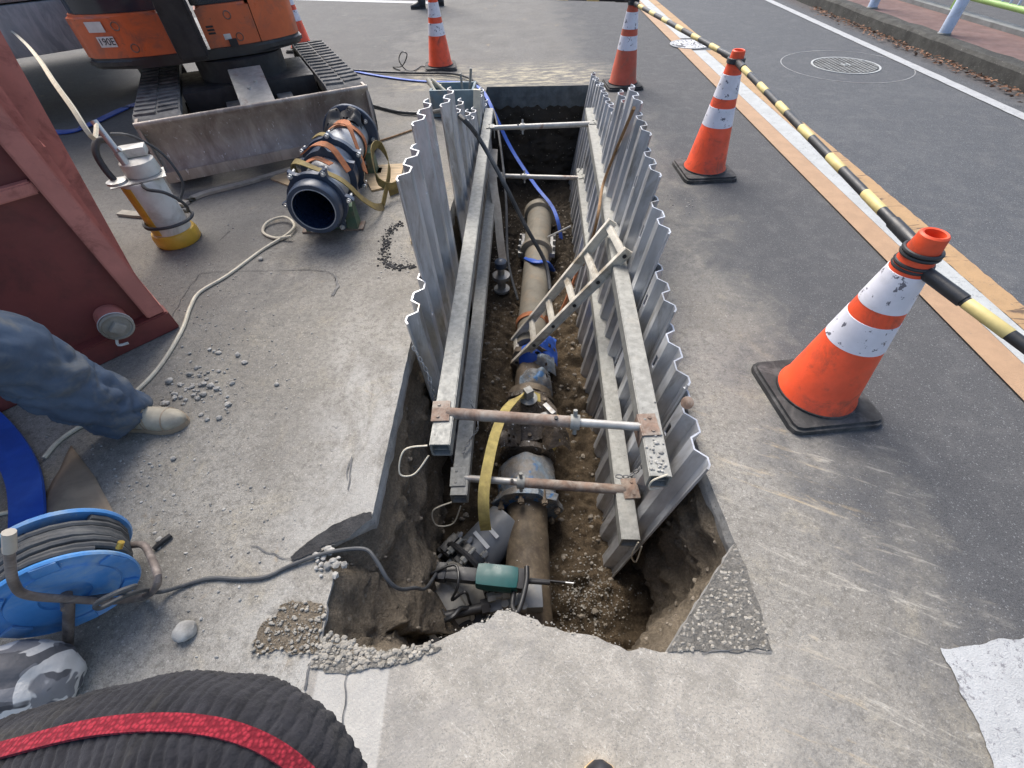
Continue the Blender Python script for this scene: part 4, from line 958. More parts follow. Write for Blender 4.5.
# ------------------------------------------------------------------ excavator
eA, eB = at(168, 181, .09), at(379, 138, .09); ex = V((eB.x-eA.x, eB.y-eA.y, 0)); BL = ex.length; ex.normalize(); erz = math.atan2(ex.y, ex.x)
mid = (eA+eB)/2; ey = V((-ex.y, ex.x, 0)); org = V((mid.x, mid.y, 0)) + ey*1.12
BO = V((-.24, .42, .02))
EX = thing('excavator', 'orange compact excavator with a raised dozer blade behind the pipe assembly', 'excavator', org, erz)
bm = BM(); pr = []
for k in range(9):
    f = k/8; pr.append((-1.12-.02+.09*math.sin(f*math.pi)*1.0 + .0*f - .0, .095+f*.345))
pr2 = [(y+.02, z) for y, z in pr][::-1]
poly = pr + pr2
m = M(((0, 0, 1, 0), (1, 0, 0, 0), (0, 1, 0, 0), (0, 0, 0, 1)))
prism(bm, poly, -BL/2, BL/2, m)
rod(bm, (-BL/2, -1.125, .445), (BL/2, -1.125, .445), .016, 10)
box(bm, (BL, .012, .07), (0, -1.145, .115), bev=.003)
for s in (-1, 1): box(bm, (.018, .14, .36), (s*(BL/2-.009), -1.06, .27), bev=.003)
obj('dozer_blade', bm, 'blade', EX)
for x in (-.17, .22):
    bm = BM(); box(bm, (.12, .68, .09), (x, -.66, .26), rot=M.Rotation(rad(4), 3, 'X'), bev=.012); obj('blade_arm', bm, 'steel', EX)
bm = BM(); box(bm, (.24, .62, .016), (-.0, -.68, .44), rot=M.Rotation(rad(14), 3, 'X'), bev=.004); rod(bm, (-.02, -.68, .43), (-.02, -.68, .458), .014, 10); rod(bm, (.04, -.60, .45), (.04, -.60, .478), .014, 10); obj('cover_plate', bm, 'pole', EX)
bm = BM(); rod(bm, (.02, -.9, .3), (.02, -.3, .38), .045, 14); obj('blade_cylinder', bm, 'dark', EX)
for s in (-1, 1):
    T = bpy.data.objects.new('track', None); 
    bpy.data.objects.remove(T)
    path = []
    r = .205; y0, y1 = -.78, .80
    for k in range(15): a_ = math.pi/2+math.pi*k/14; path.append((y0+math.cos(a_)*r, .215+math.sin(a_)*r))
    for k in range(15): a_ = -math.pi/2+math.pi*k/14; path.append((y1+math.cos(a_)*r, .215+math.sin(a_)*r))
    bm = BM(); x0, x1 = s*.66-.15, s*.66+.15; n = len(path)
    inner = [(y0+(y-y0)*1 if False else y, z) for y, z in path]
    A = [bm.verts.new((x0, y, z)) for y, z in path]; B = [bm.verts.new((x1, y, z)) for y, z in path]
    def sh(y, z):
        cy = min(max(y, y0), y1); dv = V((0, y-cy, z-.215)); dv = dv*((r-.035)/r); return cy+dv.y, .215+dv.z
    A2 = [bm.verts.new((x0, *sh(y, z))) for y, z in path]; B2 = [bm.verts.new((x1, *sh(y, z))) for y, z in path]
    for i in range(n):
        j = (i+1) % n; bm.faces.new((A[i], A[j], B[j], B[i])); bm.faces.new((A2[i], B2[i], B2[j], A2[j])); bm.faces.new((A[i], A2[i], A2[j], A[j])); bm.faces.new((B[i], B[j], B2[j], B2[i]))
    per = 2*(y1-y0)+2*math.pi*r; nl = 40
    for k in range(nl):
        d_ = per*k/nl; st = y1-y0
        if d_ < st: y, z, an = y0+d_, .215+r, 0
        elif d_ < st+math.pi*r: q = (d_-st)/r; y, z, an = y1+math.sin(q)*r, .215+math.cos(q)*r, -q
        elif d_ < 2*st+math.pi*r: y, z, an = y1-(d_-st-math.pi*r), .215-r, math.pi
        else: q = (d_-2*st-math.pi*r)/r; y, z, an = y0-math.sin(q)*r, .215-math.cos(q)*r, math.pi-q
        for sx in (-1, 1):
            box(bm, (.135, .036, .022), (s*.66+sx*.072, y+sx*.012, z+.0), rot=M.Rotation(an, 3, 'X') @ M.Rotation(sx*.12, 3, 'Z'), bev=.005)
    tr = obj('track', bm, 'track', EX)
    for yy, rr in ((y0, .155), (y1, .155)):
        bm = BM(); m = M.Translation((s*.66-.09, yy, .215)) @ M.Rotation(rad(90), 4, 'Y'); lathe(bm, [(.02, 0), (rr, .0), (rr+.01, .03), (rr+.01, .15), (rr, .18), (.02, .18)], 24, m); obj('idler', bm, 'dark', tr)
    for k in range(3):
        bm = BM(); m = M.Translation((s*.66-.09, -.4+.4*k, .12)) @ M.Rotation(rad(90), 4, 'Y'); lathe(bm, [(.02, 0), (.065, 0), (.065, .18), (.02, .18)], 16, m); obj('roller', bm, 'dark', tr)
    bm = BM(); box(bm, (.10, 1.25, .16), (s*.64, 0, .22), bev=.02); obj('track_frame', bm, 'dark', EX)
bm = BM(); box(bm, (1.0, .7, .16), (0, -.05, .34), bev=.03); lathe(bm, [(.34, .40), (.34, .56)], 32); obj('undercarriage', bm, 'dark', EX)
# upper body outline (rounded at the front)
def outl(inset=0.0):
    fr_ = []
    hw = .77-inset
    for k in range(13):
        f = -1+2*k/12; fr_.append((f*hw*.93, -.66+inset + .17*abs(f)**3.2))
    return [(-hw, .75)] + [(-hw, -.40+inset)] + fr_ + [(hw, -.40+inset), (hw, .75), (hw*.8, .92-inset), (-hw*.8, .92-inset)]
bm = BM(); prism(bm, outl(-.012), .55, .615); bmesh.ops.bevel(bm, geom=[e for e in bm.edges if abs(e.verts[0].co.z-e.verts[1].co.z) < 1e-4], offset=.02, segments=3, affect='EDGES'); obj('deck', bm, 'blackp', EX).location = BO
def half(pts, lo, hi): 
    # clip the outline to x in lo..hi
    out = []
    n = len(pts)
    def clip(pp, c, keep):
        o = []
        for i in range(len(pp)):
            a_, b_ = pp[i], pp[(i+1) % len(pp)]
            ia, ib = keep(a_[0]), keep(b_[0])
            if ia: o.append(a_)
            if ia != ib: f = (c-a_[0])/(b_[0]-a_[0]); o.append((c, a_[1]+(b_[1]-a_[1])*f))
        return o
    return clip(clip(pts, lo, lambda x: x >= lo), hi, lambda x: x <= hi)
def bevtop(bm, z, w):
    bmesh.ops.bevel(bm, geom=[e for e in bm.edges if e.verts[0].co.z > z and e.verts[1].co.z > z], offset=w, segments=3, affect='EDGES')
PX0, PX1 = -.15, .05
bm = BM(); prism(bm, half(outl(), -1, PX0-.012), .616, .865); bevtop(bm, .86, .02); obj('side_panel', bm, 'exor', EX).location = BO
bm = BM(); prism(bm, half(outl(), PX1+.012, .44), .616, .865); bevtop(bm, .86, .02); obj('front_panel', bm, 'exor', EX).location = BO
bm = BM(); prism(bm, half(outl(), .446, 1), .616, .95); bevtop(bm, .94, .03); obj('corner_panel', bm, 'exor', EX).location = BO
bm = BM(); prism(bm, half(outl(.03), -1, PX0-.02), .866, 1.25); bevtop(bm, 1.2, .08); obj('hood', bm, 'glass', EX).location = BO
bm = BM(); prism(bm, half(outl(.035), PX1+.02, 1), .866, 1.95); obj('cab_glass', bm, 'glass', EX).location = BO
bm = BM(); prism(bm, half(outl(.0), PX1, 1), 1.95, 2.05); bevtop(bm, 2.0, .04); obj('cab_roof', bm, 'exor', EX).location = BO
for x, y in ((PX1+.03, -.645), (.70, -.44), (.74, .7), (PX1+.03, .8)):
    bm = BM(); box(bm, (.05, .05, 1.1), (x, y, 1.42), bev=.01); obj('cab_pillar', bm, 'blackp', EX).location = BO
# swing post and folded boom
bm = BM(); box(bm, (.17, .50, .28), (-.05, -.70, .74), bev=.03); box(bm, (.20, .16, .32), (-.05, -.88, .78), bev=.03); obj('swing_post', bm, 'dark', EX).location = BO
def slab(bm, pts, x0, x1):
    mm = M(((0, 0, 1, 0), (1, 0, 0, 0), (0, 1, 0, 0), (0, 0, 0, 1))); prism(bm, pts, x0, x1, mm)
bm = BM(); slab(bm, [(-.97, .62), (-.80, .60), (-.72, 1.3), (-.95, 2.15), (-1.25, 2.75), (-1.38, 2.68), (-1.18, 2.05), (-1.0, 1.3)], -.14, .04)
bmesh.ops.bevel(bm, geom=bm.edges[:], offset=.012, segments=2, affect='EDGES'); obj('boom', bm, 'dark', EX).location = BO
for x_ in (-.12, -.075, .02):
    bm = BM(); tube(bm, [V((x_, -.40, .80)), V((x_-.02, -.62, .98)), V((x_, -.86, 1.02)), V((x_*.8, -1.04, 1.25)), V((x_*.8, -1.22, 1.9))], .016, 8, 6); obj('hydraulic_hose', bm, 'blackp', EX).location = BO
bm = BM(); slab(bm, [(-1.22, 2.80), (-1.40, 2.78), (-1.72, 1.7), (-1.62, 1.66)], -.12, .02); obj('arm', bm, 'exor', EX).location = BO
bm = BM(); slab(bm, [(-1.74, 1.72), (-1.60, 1.72), (-1.40, 1.5), (-1.42, 1.25), (-1.62, 1.22), (-1.80, 1.45)], -.27, .17); obj('bucket', bm, 'blade', EX).location = BO
# plugs, slots and stickers on the panels
def front_y(x, ins=0.0):
    f = abs(x)/(.77*.93); return -.66+.17*f**3.2
for x, z in ((-.47, .80), (-.42, .67), (.27, .80), (.30, .665)):
    bm = BM(); m = M.Translation((x, front_y(x)+.003, z)) @ M.Rotation(rad(90), 4, 'X'); lathe(bm, [(.03, 0), (.03, .006), (.022, .008), (.02, .003), (0, .003)], 18, m); obj('plug', bm, 'exor', EX).location = BO
    bm = BM(); ring(bm, m @ V((0, 0, .0065)), (0, -1, 0), .024, .0035, 20, 6); obj('plug_ring', bm, 'rust', EX).location = BO
bm = BM()
for k in range(3): box(bm, (.05, .006, .012), (.12, front_y(.12)-.001, .705+.02*k), bev=.002)
obj('vent_slots', bm, 'dark', EX).location = BO
bm = BM(); box(bm, (.05, .004, .035), (.215, front_y(.215)-.001, .675), bev=.001); obj('sticker', bm, 'sticker', EX).location = BO
bm = BM(); box(bm, (.06, .03, .05), (.24, front_y(.24)-.012, .635), bev=.006); obj('latch', bm, 'dark', EX).location = BO
def tangent(x): 
    e = .01; return math.atan2(front_y(x+e)-front_y(x-e), 2*e)
for x, z, w, h, s in ((-.60, .800, .12, .06, None), (-.575, .715, .12, .062, '190E')):
    an = tangent(x); Mx = M.Translation((x, front_y(x)-.003, z)) @ M.Rotation(an, 4, 'Z')
    bm = BM(); box(bm, (w, .004, h), bev=.001, mx=Mx); so = obj('plate', bm, 'sticker', EX); so.location = BO
    if s: text_mesh('lettering', s, .058, 'ink', so, Mx @ M.Translation((0, -.0035, 0)) @ M.Rotation(rad(90), 4, 'X'))
# ------------------------------------------------------------------ dark truck behind, far left
tA, tB = at(85, 50, .52), at(10, 62, .52); tx = V((tA.x-tB.x, tA.y-tB.y, 0)); tx.normalize(); trz = math.atan2(tx.y, tx.x)
TK = thing('truck', 'dark truck with a scuffed grey lower panel, in shadow beyond the red steel box', 'truck', ((tA+tB)/2).xy.to_3d(), trz)
bm = BM(); box(bm, (2.2, .10, .34), (0, .04, .70), bev=.03); obj('lower_panel', bm, 'truck', TK)
bm = BM(); box(bm, (2.2, .05, .04), (0, .03, .90), bev=.012); obj('trim_bar', bm, 'steel', TK)
bm = BM(); box(bm, (2.1, 3.6, 1.3), (0, 1.90, 1.58), bev=.06); obj('cargo_body', bm, 'truckd', TK)
bm = BM(); box(bm, (1.6, 3.6, .25), (0, 1.9, .70), bev=.03); obj('chassis', bm, 'dark', TK)
for x in (-.8, .8):
    for y in (.9, 3.0):
        bm = BM(); m = M.Translation((x-.1, y, .38)) @ M.Rotation(rad(90), 4, 'Y'); lathe(bm, [(.2, 0), (.36, .0), (.38, .03), (.38, .17), (.36, .2), (.2, .2)], 28, m); w = obj('wheel', bm, 'rubber', TK)
        bm = BM(); lathe(bm, [(.0, .05), (.2, .05), (.2, .15), (0, .15)], 20, m); obj('hub', bm, 'steel', w)
# ------------------------------------------------------------------ red steel box
k0 = at(178, 328); f1 = V((-.707, -.707, 0)); f2 = V((-.707, .707, 0)); nrm = V((.707, -.707, 0))
SK = thing('steel_box', 'red oxide painted steel box standing on edge with a capped outlet at its base', 'steel tank', k0)
def sk(a_, b_, z): return f1*a_ + f2*b_ + V((0, 0, z))      # a along the face, b back, z up
HT, WD, DP = 1.75, 2.1, 1.5; FL = .10                        # height, width, depth, flare of the end wall
def hexa(bm, P8):
    v = [bm.verts.new(p) for p in P8]
    for q in ((0, 1, 2, 3), (4, 5, 6, 7), (0, 1, 5, 4), (1, 2, 6, 5), (2, 3, 7, 6), (3, 0, 4, 7)): bm.faces.new([v[i] for i in q])
def ff(z): return -FL*z/HT
def blk(bm, a0, a1, b0, b1, z0, z1, fl=True, bev=.006):
    q = BM()
    s0, s1 = (ff(z0), ff(z1)) if fl else (0, 0)
    hexa(q, [sk(a0+s0, b0, z0), sk(a1+s0, b0, z0), sk(a1+s0, b1, z0), sk(a0+s0, b1, z0), sk(a0+s1, b0, z1), sk(a1+s1, b0, z1), sk(a1+s1, b1, z1), sk(a0+s1, b1, z1)])
    bmesh.ops.bevel(q, geom=q.edges[:], offset=bev, segments=2, affect='EDGES')
    me = bpy.data.meshes.new('tmp'); q.to_mesh(me); q.free(); bm.from_mesh(me); bpy.data.meshes.remove(me)
bm = BM(); blk(bm, .02, WD, .055, DP, .02, HT-.01, False, .01); obj('wall_panel', bm, 'red', SK)
bm = BM(); blk(bm, .0, .075, 0, .05, .103, HT, False); obj('corner_post', bm, 'red_lit', SK)
bm = BM(); blk(bm, -.01, WD, -.004, .09, 0, .10, False); obj('bottom_rail', bm, 'red', SK)
bm = BM(); blk(bm, .077, WD, .012, .053, .70, .745, False); obj('cross_rail', bm, 'red_lit', SK)
def rib(b0, b1, o0, o1, z0=.103, z1=None):
    z1 = HT if z1 is None else z1; q = BM()
    hexa(q, [sk(-o0, b0, z0), sk(.018, b0, z0), sk(.018, b1, z0), sk(-o0, b1, z0), sk(-o1, b0, z1), sk(.018, b0, z1), sk(.018, b1, z1), sk(-o1, b1, z1)])
    bmesh.ops.bevel(q, geom=q.edges[:], offset=.006, segments=2, affect='EDGES'); return q
obj('side_rib', rib(.10, .16, -.005, .07), 'red_lit', SK)
obj('side_rib', rib(.34, .40, -.004, .25), 'red_lit', SK)
obj('side_rib', rib(.80, .86, -.004, .30), 'red_lit', SK)
obj('side_plate', rib(.163, .338, .015, .035, .62, .80), 'red_lit', SK)
bm = BM(); blk(bm, -.005, .018, .053, .9, 0.0, .10, False); obj('side_sill', bm, 'red_lit', SK)
cS = sk(.185, .05, .165)
m = axis(cS, cS+nrm)
bm = BM(); lathe(bm, [(.056, 0), (.056, .10), (.051, .105)], 32, m); st_ = obj('outlet_pipe', bm, 'red_lit', SK)
bm = BM(); lathe(bm, [(.059, .098), (.062, .102), (.062, .116), (.054, .12), (.05, .114), (0, .114)], 32, m); box(bm, (.045, .045, .03), (0, 0, .124), rot=.6, bev=.004, mx=m); obj('outlet_cap', bm, 'greyb', SK)
bm = BM(); ring(bm, m @ V((0, 0, .098)), nrm, .0605, .003); tube(bm, [m @ V((-.05, .03, .1)), m @ V((-.08, .045, .11)), m @ V((-.085, .01, .12))], .006, 6, 4); obj('white_tie', bm, 'sticker', SK)
# ------------------------------------------------------------------ submersible pump with hose
pb = at(180, 240); t = thing('submersible_pump', 'white and yellow cylinder pump with steel top plate beside the red box', 'pump', (pb.x, pb.y, 0), rad(12))
bm = BM(); lathe(bm, [(.118, 0), (.126, .012), (.126, .055), (.118, .075), (.108, .08)], 40); obj('base', bm, 'pumpy', t)
bm = BM(); lathe(bm, [(.106, .078), (.104, .10), (.104, .37), (.098, .38)], 40); obj('casing', bm, 'pumpw', t)
bm = BM()
for k in range(9): 
    a_ = rad(-168+k*8); 
    if k: ribbon(bm, [V((math.cos(a_-rad(8))*.1055, math.sin(a_-rad(8))*.1055, .225)), V((math.cos(a_)*.1055, math.sin(a_)*.1055, .225))], .28, .003, (0, 0, 1), 1)
obj('yellow_stripe', bm, 'pumpy', t)
bm = BM(); box(bm, (.27, .15, .006), (0, -.01, .386), rot=.35, bev=.002); obj('top_plate', bm, 'chrome', t)
bm = BM(); lathe(bm, [(.085, .39), (.09, .40), (.085, .46), (.05, .475)], 28, M.Translation((.02, .04, 0))); box(bm, (.13, .09, .045), (.02, .07, .50), rot=.2, bev=.012); obj('cap', bm, 'pumpw', t)
bm = BM(); tube(bm, [V((-.10, -.04, .39)), V((-.115, -.03, .46)), V((-.12, 0, .53)), V((-.10, .05, .57)), V((-.06, .09, .55))], .017, 10, 6); obj('carry_handle', bm, 'cable', t)
bm = BM(); lathe(bm, [(.05, .388), (.05, .4), (.035, .404)], 24, M.Translation((-.09, -.05, 0))); rod(bm, (-.005, -.02, .389), (-.02, .0, .52), .022, 14); rod(bm, (-.02, .0, .52), (-.06, .05, .66), .017, 12); rod(bm, (-.035, -.0, .515), (0, .0, .535), .012, 8); obj('discharge_pipe', bm, 'chrome', t)
bm = BM(); cl = []
for k in range(30):
    a_ = rad(-160+k*27); cl.append(V((math.cos(a_)*.128+.02, math.sin(a_)*.128-.015, .10+.0022*k+.02*math.sin(a_*.5))))
tube(bm, [V((.03, -.07, .38)), V((.06, -.115, .36)), V((.12, -.10, .33)), V((.15, -.05, .26)), V((.15, -.01, .2))]+cl[8:], .009, 8, 4); obj('lead', bm, 'cable', t)
bm = BM(); tube(bm, [V((.09, .07, .2)), V((.16, .09, .3)), V((.13, .12, .45)), V((.03, .13, .55)), V((-.05, .1, .58))], .007, 8, 6); obj('lead', bm, 'cable', t)
pw = M.Translation((pb.x, pb.y, 0)) @ M.Rotation(rad(12), 4, 'Z')
hs = pw @ V((-.055, .045, .645))
bm = BM(); ribbon(bm, [hs, at(93, 138, .76), at(72, 107, .86), at(54, 82, .88), at(38, 58, .86), at(22, 40, .78), at(6, 28, .68), at(-25, 12, .6)], .017, .011, [V((1, .5, .5))]*8, 8)
tag(obj('discharge_hose', bm, 'cord'), 'beige flat hose rising from the white pump towards the dark truck', 'hose')
bm = BM(); ribbon(bm, [at(50, 132, .01), at(72, 131, .012), at(95, 122, .012), at(125, 108, .012), at(150, 100, .012)], .10, .008, [V((.4, 1, 0))]*5, 6); tag(obj('lay_flat_hose', bm, 'tarp'), 'blue flat hose on the ground behind the white pump', 'hose')
# plank below the blade
bm = BM(); ribbon(bm, [at(120, 213, .012), at(160, 214, .012), at(200, 195, .012), at(245, 183, .012), at(295, 168, .012)], .055, .018, [V((.5, 1, 0))]*5, 6); tag(obj('flat_hose', bm, 'plank'), 'dusty beige flat hose lying below the dozer blade', 'hose')
cable('dark_cord', [at(376, 142, .01), at(392, 137, .01), at(415, 129, .01)], .008, 'rope', 'short dark cord between the pipe assembly and the left sheets', 'cord')
# ------------------------------------------------------------------ new pipe assembly
PA, PB = at(316, 206, .225), at(352, 133, .225)
d_ = (PB-PA).normalized(); L = (PB-PA).length
NP = thing('pipe_assembly', 'new grey and navy flanged pipe assembly lying on stands in front of the dozer blade', 'pipe', V((PA.x, PA.y, 0)))
off = V((PA.x, PA.y, 0)); m0 = axis(PA-off, PB-off)
def lug_ring(bm, z0, z1, R, n_, lug, ph=0):
    pts = []
    N = 72
    for k in range(N):
        a_ = 2*math.pi*k/N; q = max(0, math.cos(n_*(a_-ph))); pts.append(((R+lug*q**6)*math.cos(a_), (R+lug*q**6)*math.sin(a_)))
    A = [bm.verts.new(m0 @ V((x, y, z0))) for x, y in pts]; B = [bm.verts.new(m0 @ V((x, y, z1))) for x, y in pts]; I = [bm.verts.new(m0 @ V((x*.112/R, y*.112/R, z0))) for x, y in pts]; J = [bm.verts.new(m0 @ V((x*.112/R, y*.112/R, z1))) for x, y in pts]
    for k in range(N):
        l = (k+1) % N; bm.faces.new((A[k], A[l], B[l], B[k])); bm.faces.new((A[k], I[k], I[l], A[l])); bm.faces.new((B[k], B[l], J[l], J[k])); bm.faces.new((I[k], J[k], J[l], I[l]))
bm = BM(); lathe(bm, [(.113, -.05), (.14, -.05), (.146, -.04), (.146, .02), (.138, .05), (.113, .05)], 48, m0, closed=True); obj('bell_mouth', bm, 'navy', NP)
bm = BM(); ring(bm, m0 @ V((0, 0, -.048)), d_, .1165, .0035, 40); obj('mouth_edge', bm, 'coat', NP)
bm = BM(); lug_ring(bm, .04, .075, .165, 6, .045, .5); o = obj('gland_flange', bm, 'navy', NP)
bm = BM(); lathe(bm, [(.111, -.045), (.111, L-.01), (.0, L-.009)], 40, m0, open0=True); obj('bore', bm, 'bore', NP)
bm = BM(); lathe(bm, [(.125, .085), (.125, L-.02)], 40, m0, open0=True); obj('barrel', bm, 'coat', NP)
bm = BM(); lathe(bm, [(.126, .38), (.15, .40), (.16, .47), (.15, .50), (.126, .53)], 40, m0, open0=True); lug_ring(bm, .50, .54, .185, 6, .03, .1); lug_ring(bm, .36, .395, .165, 6, .03, .1); obj('collar_joint', bm, 'navy', NP)
bm = BM(); lathe(bm, [(.126, L-.05), (.19, L-.045), (.195, L-.04), (.195, L-.012), (.19, L-.008), (.11, L-.006)], 48, m0, open0=True); obj('end_flange', bm, 'navy', NP)
for zz, R, n_, ph in ((.067, .182, 6, .5), (.52, .20, 6, .1), (L-.03, .16, 8, .2)):
    for k in range(n_):
        a_ = ph+2*math.pi*k/n_; bm = BM(); rod(bm, m0 @ V((math.cos(a_)*R, math.sin(a_)*R, zz-.05)), m0 @ V((math.cos(a_)*R, math.sin(a_)*R, zz+.05)), .008, 8); rod(bm, m0 @ V((math.cos(a_)*R, math.sin(a_)*R, zz-.036)), m0 @ V((math.cos(a_)*R, math.sin(a_)*R, zz-.018)), .015, 6); obj('bolt', bm, 'chrome', NP)
bm = BM()
for (x_, y_, z_, r_, q_) in ((.165, -.05, .10, .085, 2.1), (.19, .02, .07, .075, 5.7), (.16, .07, .12, .07, 8.8)): rag(bm, off + (m0 @ V((x_, y_, L-z_))), r_, 14, q_)
tag(obj('plastic_bag', bm, 'dark'), 'crumpled black plastic on top of the pipe assembly end flange', 'plastic bag')
for zz, lab in ((.16, 'green steel stand with brown foot under the near end of the pipe assembly'), (L-.16, 'green steel stand under the far end of the pipe assembly')):
    c = m0 @ V((0, 0, zz)); c = V((c.x, c.y, 0))+off; tt = thing('pipe_stand', lab, 'pipe stand', c, math.atan2(d_.y, d_.x), 'steel stands below the pipe assembly')
    for s in (-1, 1):
        bm = BM(); prism(bm, [(-.05, 0), (.05, 0), (.035, .17), (-.035, .14)], -.03, .03, M.Translation((0, s*.13, .012)) @ M.Rotation(rad(90), 4, 'X')); obj('cheek', bm, 'green', tt)
        bm = BM(); box(bm, (.10, .12, .012), (0, s*.13, .007), bev=.002); obj('foot', bm, 'rust', tt)
    bm = BM(); box(bm, (.08, .2, .03), (0, 0, .03), bev=.004); obj('cradle', bm, 'green', tt)
def hoop(z, R, up=0, tw=0, n_=20): return [m0 @ V((math.cos(a_)*R, math.sin(a_)*R, z+tw*math.sin(a_))) + off for a_ in (2*math.pi*k/n_ for k in range(n_))]
def strapobj(name, m, lab, loops, w=.048):
    bm = BM()
    for pts, closed, side in loops: ribbon(bm, pts, w, .005, side, 4, closed)
    tag(obj(name, bm, m), lab, 'strap', 'webbing straps round the pipe assembly')
top = lambda z, x=.0, h=.0: m0 @ V((.13+h, -x, z)) + off
strapobj('cargo_strap', 'strapo', 'orange webbing strap looped over the middle and far end of the pipe assembly', [(hoop(L*.78, .136, tw=.03), True, d_), ([top(L*.78, .02, .02), top(L*.70, -.06, .05), top(L*.6, -.12, .05), m0 @ V((.05, .17, L*.5))+off, m0 @ V((-.02, .2, L*.42))+off], False, d_), ([top(.34, .10, .03), top(.30, .0, .09), top(.33, -.08, .06), m0 @ V((.06, .15, .30))+off], False, V((.3, .9, 0))), ([top(.22, .06, .02), top(.26, .0, .03), top(.24, -.08, .0)], False, d_)])
gA = [m0 @ V((q[0], -q[1], q[2]))+off for q in ((-.05, .24, .5), (.06, .22, .42), (.17, .10, .20), (.155, -.02, .13), (.08, -.15, .13), (-.06, -.21, .2), (-.16, -.26, .28), (-.215, -.28, .4))]
gB = [m0 @ V((q[0], -q[1], q[2]))+off for q in ((-.20, -.28, .4), (-.05, -.33, .62), (.06, -.28, .70), (.05, -.24, .62), (-.08, -.26, .50), (-.14, -.34, .52), (-.13, -.42, .62), (-.19, -.42, .66), (-.20, -.3, .56))]
strapobj('cargo_strap', 'strapg', 'olive webbing strap over the near end of the pipe assembly', [(gA, False, d_), (gB, False, V((0, 0, 1))), ([top(.56, -.02, .03), top(.62, .05, .04), top(.66, .12, .01)], False, d_)])
bm = BM(); prism(bm, [(p.x, p.y) for p in (at(271, 180), at(292, 168), at(330, 180), at(312, 196))], .001, .013); tag(obj('plywood_sheet', bm, 'ply'), 'plywood scrap under the left of the pipe assembly', 'plywood')
bm = BM(); prism(bm, [(p.x, p.y) for p in (at(360, 168), at(404, 165), at(400, 186), at(372, 192))], .001, .013); tag(obj('plywood_sheet', bm, 'ply'), 'plywood scrap beside the right of the pipe assembly', 'plywood')
# cream cord snaking over the ground
cable('cream_cord', [at(292, 236, .03), at(275, 238, .012), at(263, 232, .01), at(268, 222, .02), at(284, 217, .03), at(294, 224, .03), at(289, 233, .018), at(262, 250, .008), at(228, 275, .008), at(200, 292, .008), at(190, 308, .008), at(182, 330, .008), at(160, 366, .008), at(133, 394, .008), at(100, 418, .008), at(78, 428, .008), at(58, 442, .008), at(44, 458, .008)], .0085, 'cord', 'cream cord snaking from the pipe assembly past the red box to the left edge', 'cord', n=8)
cable('cream_cord', [at(-20, 520, .008), at(0, 514, .008), at(15, 511, .008)], .007, 'cord', 'short cream cord end at the left edge above the blue reel', 'cord')
# ------------------------------------------------------------------ people
def shoe(parent, heel, toe, m, sole, z=0):
    d = V((toe.x-heel.x, toe.y-heel.y, 0)); L = d.length; d.normalize(); n = V((-d.y, d.x, 0))
    prof = [(0, .020, .07), (.04, .036, .10), (.15, .040, .115), (.3, .041, .115), (.42, .043, .095), (.55, .049, .078), (.7, .053, .066), (.85, .047, .056), (.95, .030, .044), (1.0, .010, .03)]
    bm = BM(); rings = []
    for f, w, h in prof:
        c = heel+d*(f*L); rings.append([bm.verts.new(V((c.x, c.y, z+.022)) + n*(math.cos(a_)*w) + V((0, 0, max(0, math.sin(a_))*h*.92+min(0, math.sin(a_))*.004))) for a_ in (2*math.pi*k/16 for k in range(16))])
    for i in range(len(rings)-1):
        for j in range(16): bm.faces.new((rings[i][j], rings[i][(j+1) % 16], rings[i+1][(j+1) % 16], rings[i+1][j]))
    bm.faces.new(rings[0]); bm.faces.new(rings[-1])
    o = obj('shoe', bm, m, parent, angle=80)
    bm = BM(); pts = [heel+d*(f*L)+n*(w*1.06) for f, w, h in prof]+[heel+d*(f*L)-n*(w*1.06) for f, w, h in prof[::-1]]
    prism(bm, [(p.x, p.y) for p in pts], z+.001, z+.024); s_ = obj('sole', bm, sole, o, angle=30)
    for f in (.36, .40, .50, .54, .78): 
        bm = BM(); c = heel+d*(f*L); tube(bm, [V((c.x, c.y, z+.02))+n*(math.cos(a_)*(.0405 if f < .45 else .0485 if f < .6 else .052))+V((0, 0, math.sin(a_)*(.101 if f < .38 else .096 if f < .45 else .080 if f < .52 else .076 if f < .6 else .056))) for a_ in (math.pi*k/8 for k in range(9))], .0024, 6, 2); obj('strap', bm, sole, o)
    return o
def leg_cloth(bm, pts, rr, seed, amp=.011):
    P = smoothpath(pts, 26); fr_ = frames(P, up=V((1, 0, 0))); seg = 64; L = len(P); rings = []
    for i, p in enumerate(P):
        q = i/(L-1)*(len(rr)-1); k = min(int(q), len(rr)-2); r = rr[k]+(rr[k+1]-rr[k])*(q-k); _, a_, b_ = fr_[i]; ring_ = []
        for j in range(seg):
            t_ = 2*math.pi*j/seg; dr = a_*math.cos(t_)+b_*math.sin(t_); s_ = V((p.x*9+math.cos(t_)*1.2+seed, p.y*9+math.sin(t_)*1.2, p.z*17+math.sin(t_+seed)*1.1))
            fold = fbm(s_*.6, 2)*amp*1.0; k1 = V((math.cos(t_)*.9+seed, math.sin(t_)*.9, p.z*(6.5 if i > L*.35 else 10)+1.4*math.sin(t_+seed))); fold -= amp*2.2*max(0, 1-abs(NZ.noise(k1))*3.6)*(.5+.5*NZ.noise(k1*.6)) + amp*.6*max(0, 1-abs(NZ.noise(k1*1.9+V((5, 1, 3))))*3.5); fold += amp*1.2
            ring_.append(bm.verts.new(p+dr*(r+fold)))
        rings.append(ring_)
    for i in range(L-1):
        for j in range(seg): bm.faces.new((rings[i][j], rings[i][(j+1) % seg], rings[i+1][(j+1) % seg], rings[i+1][j]))
    bm.faces.new(rings[-1]); bm.faces.new(rings[0])
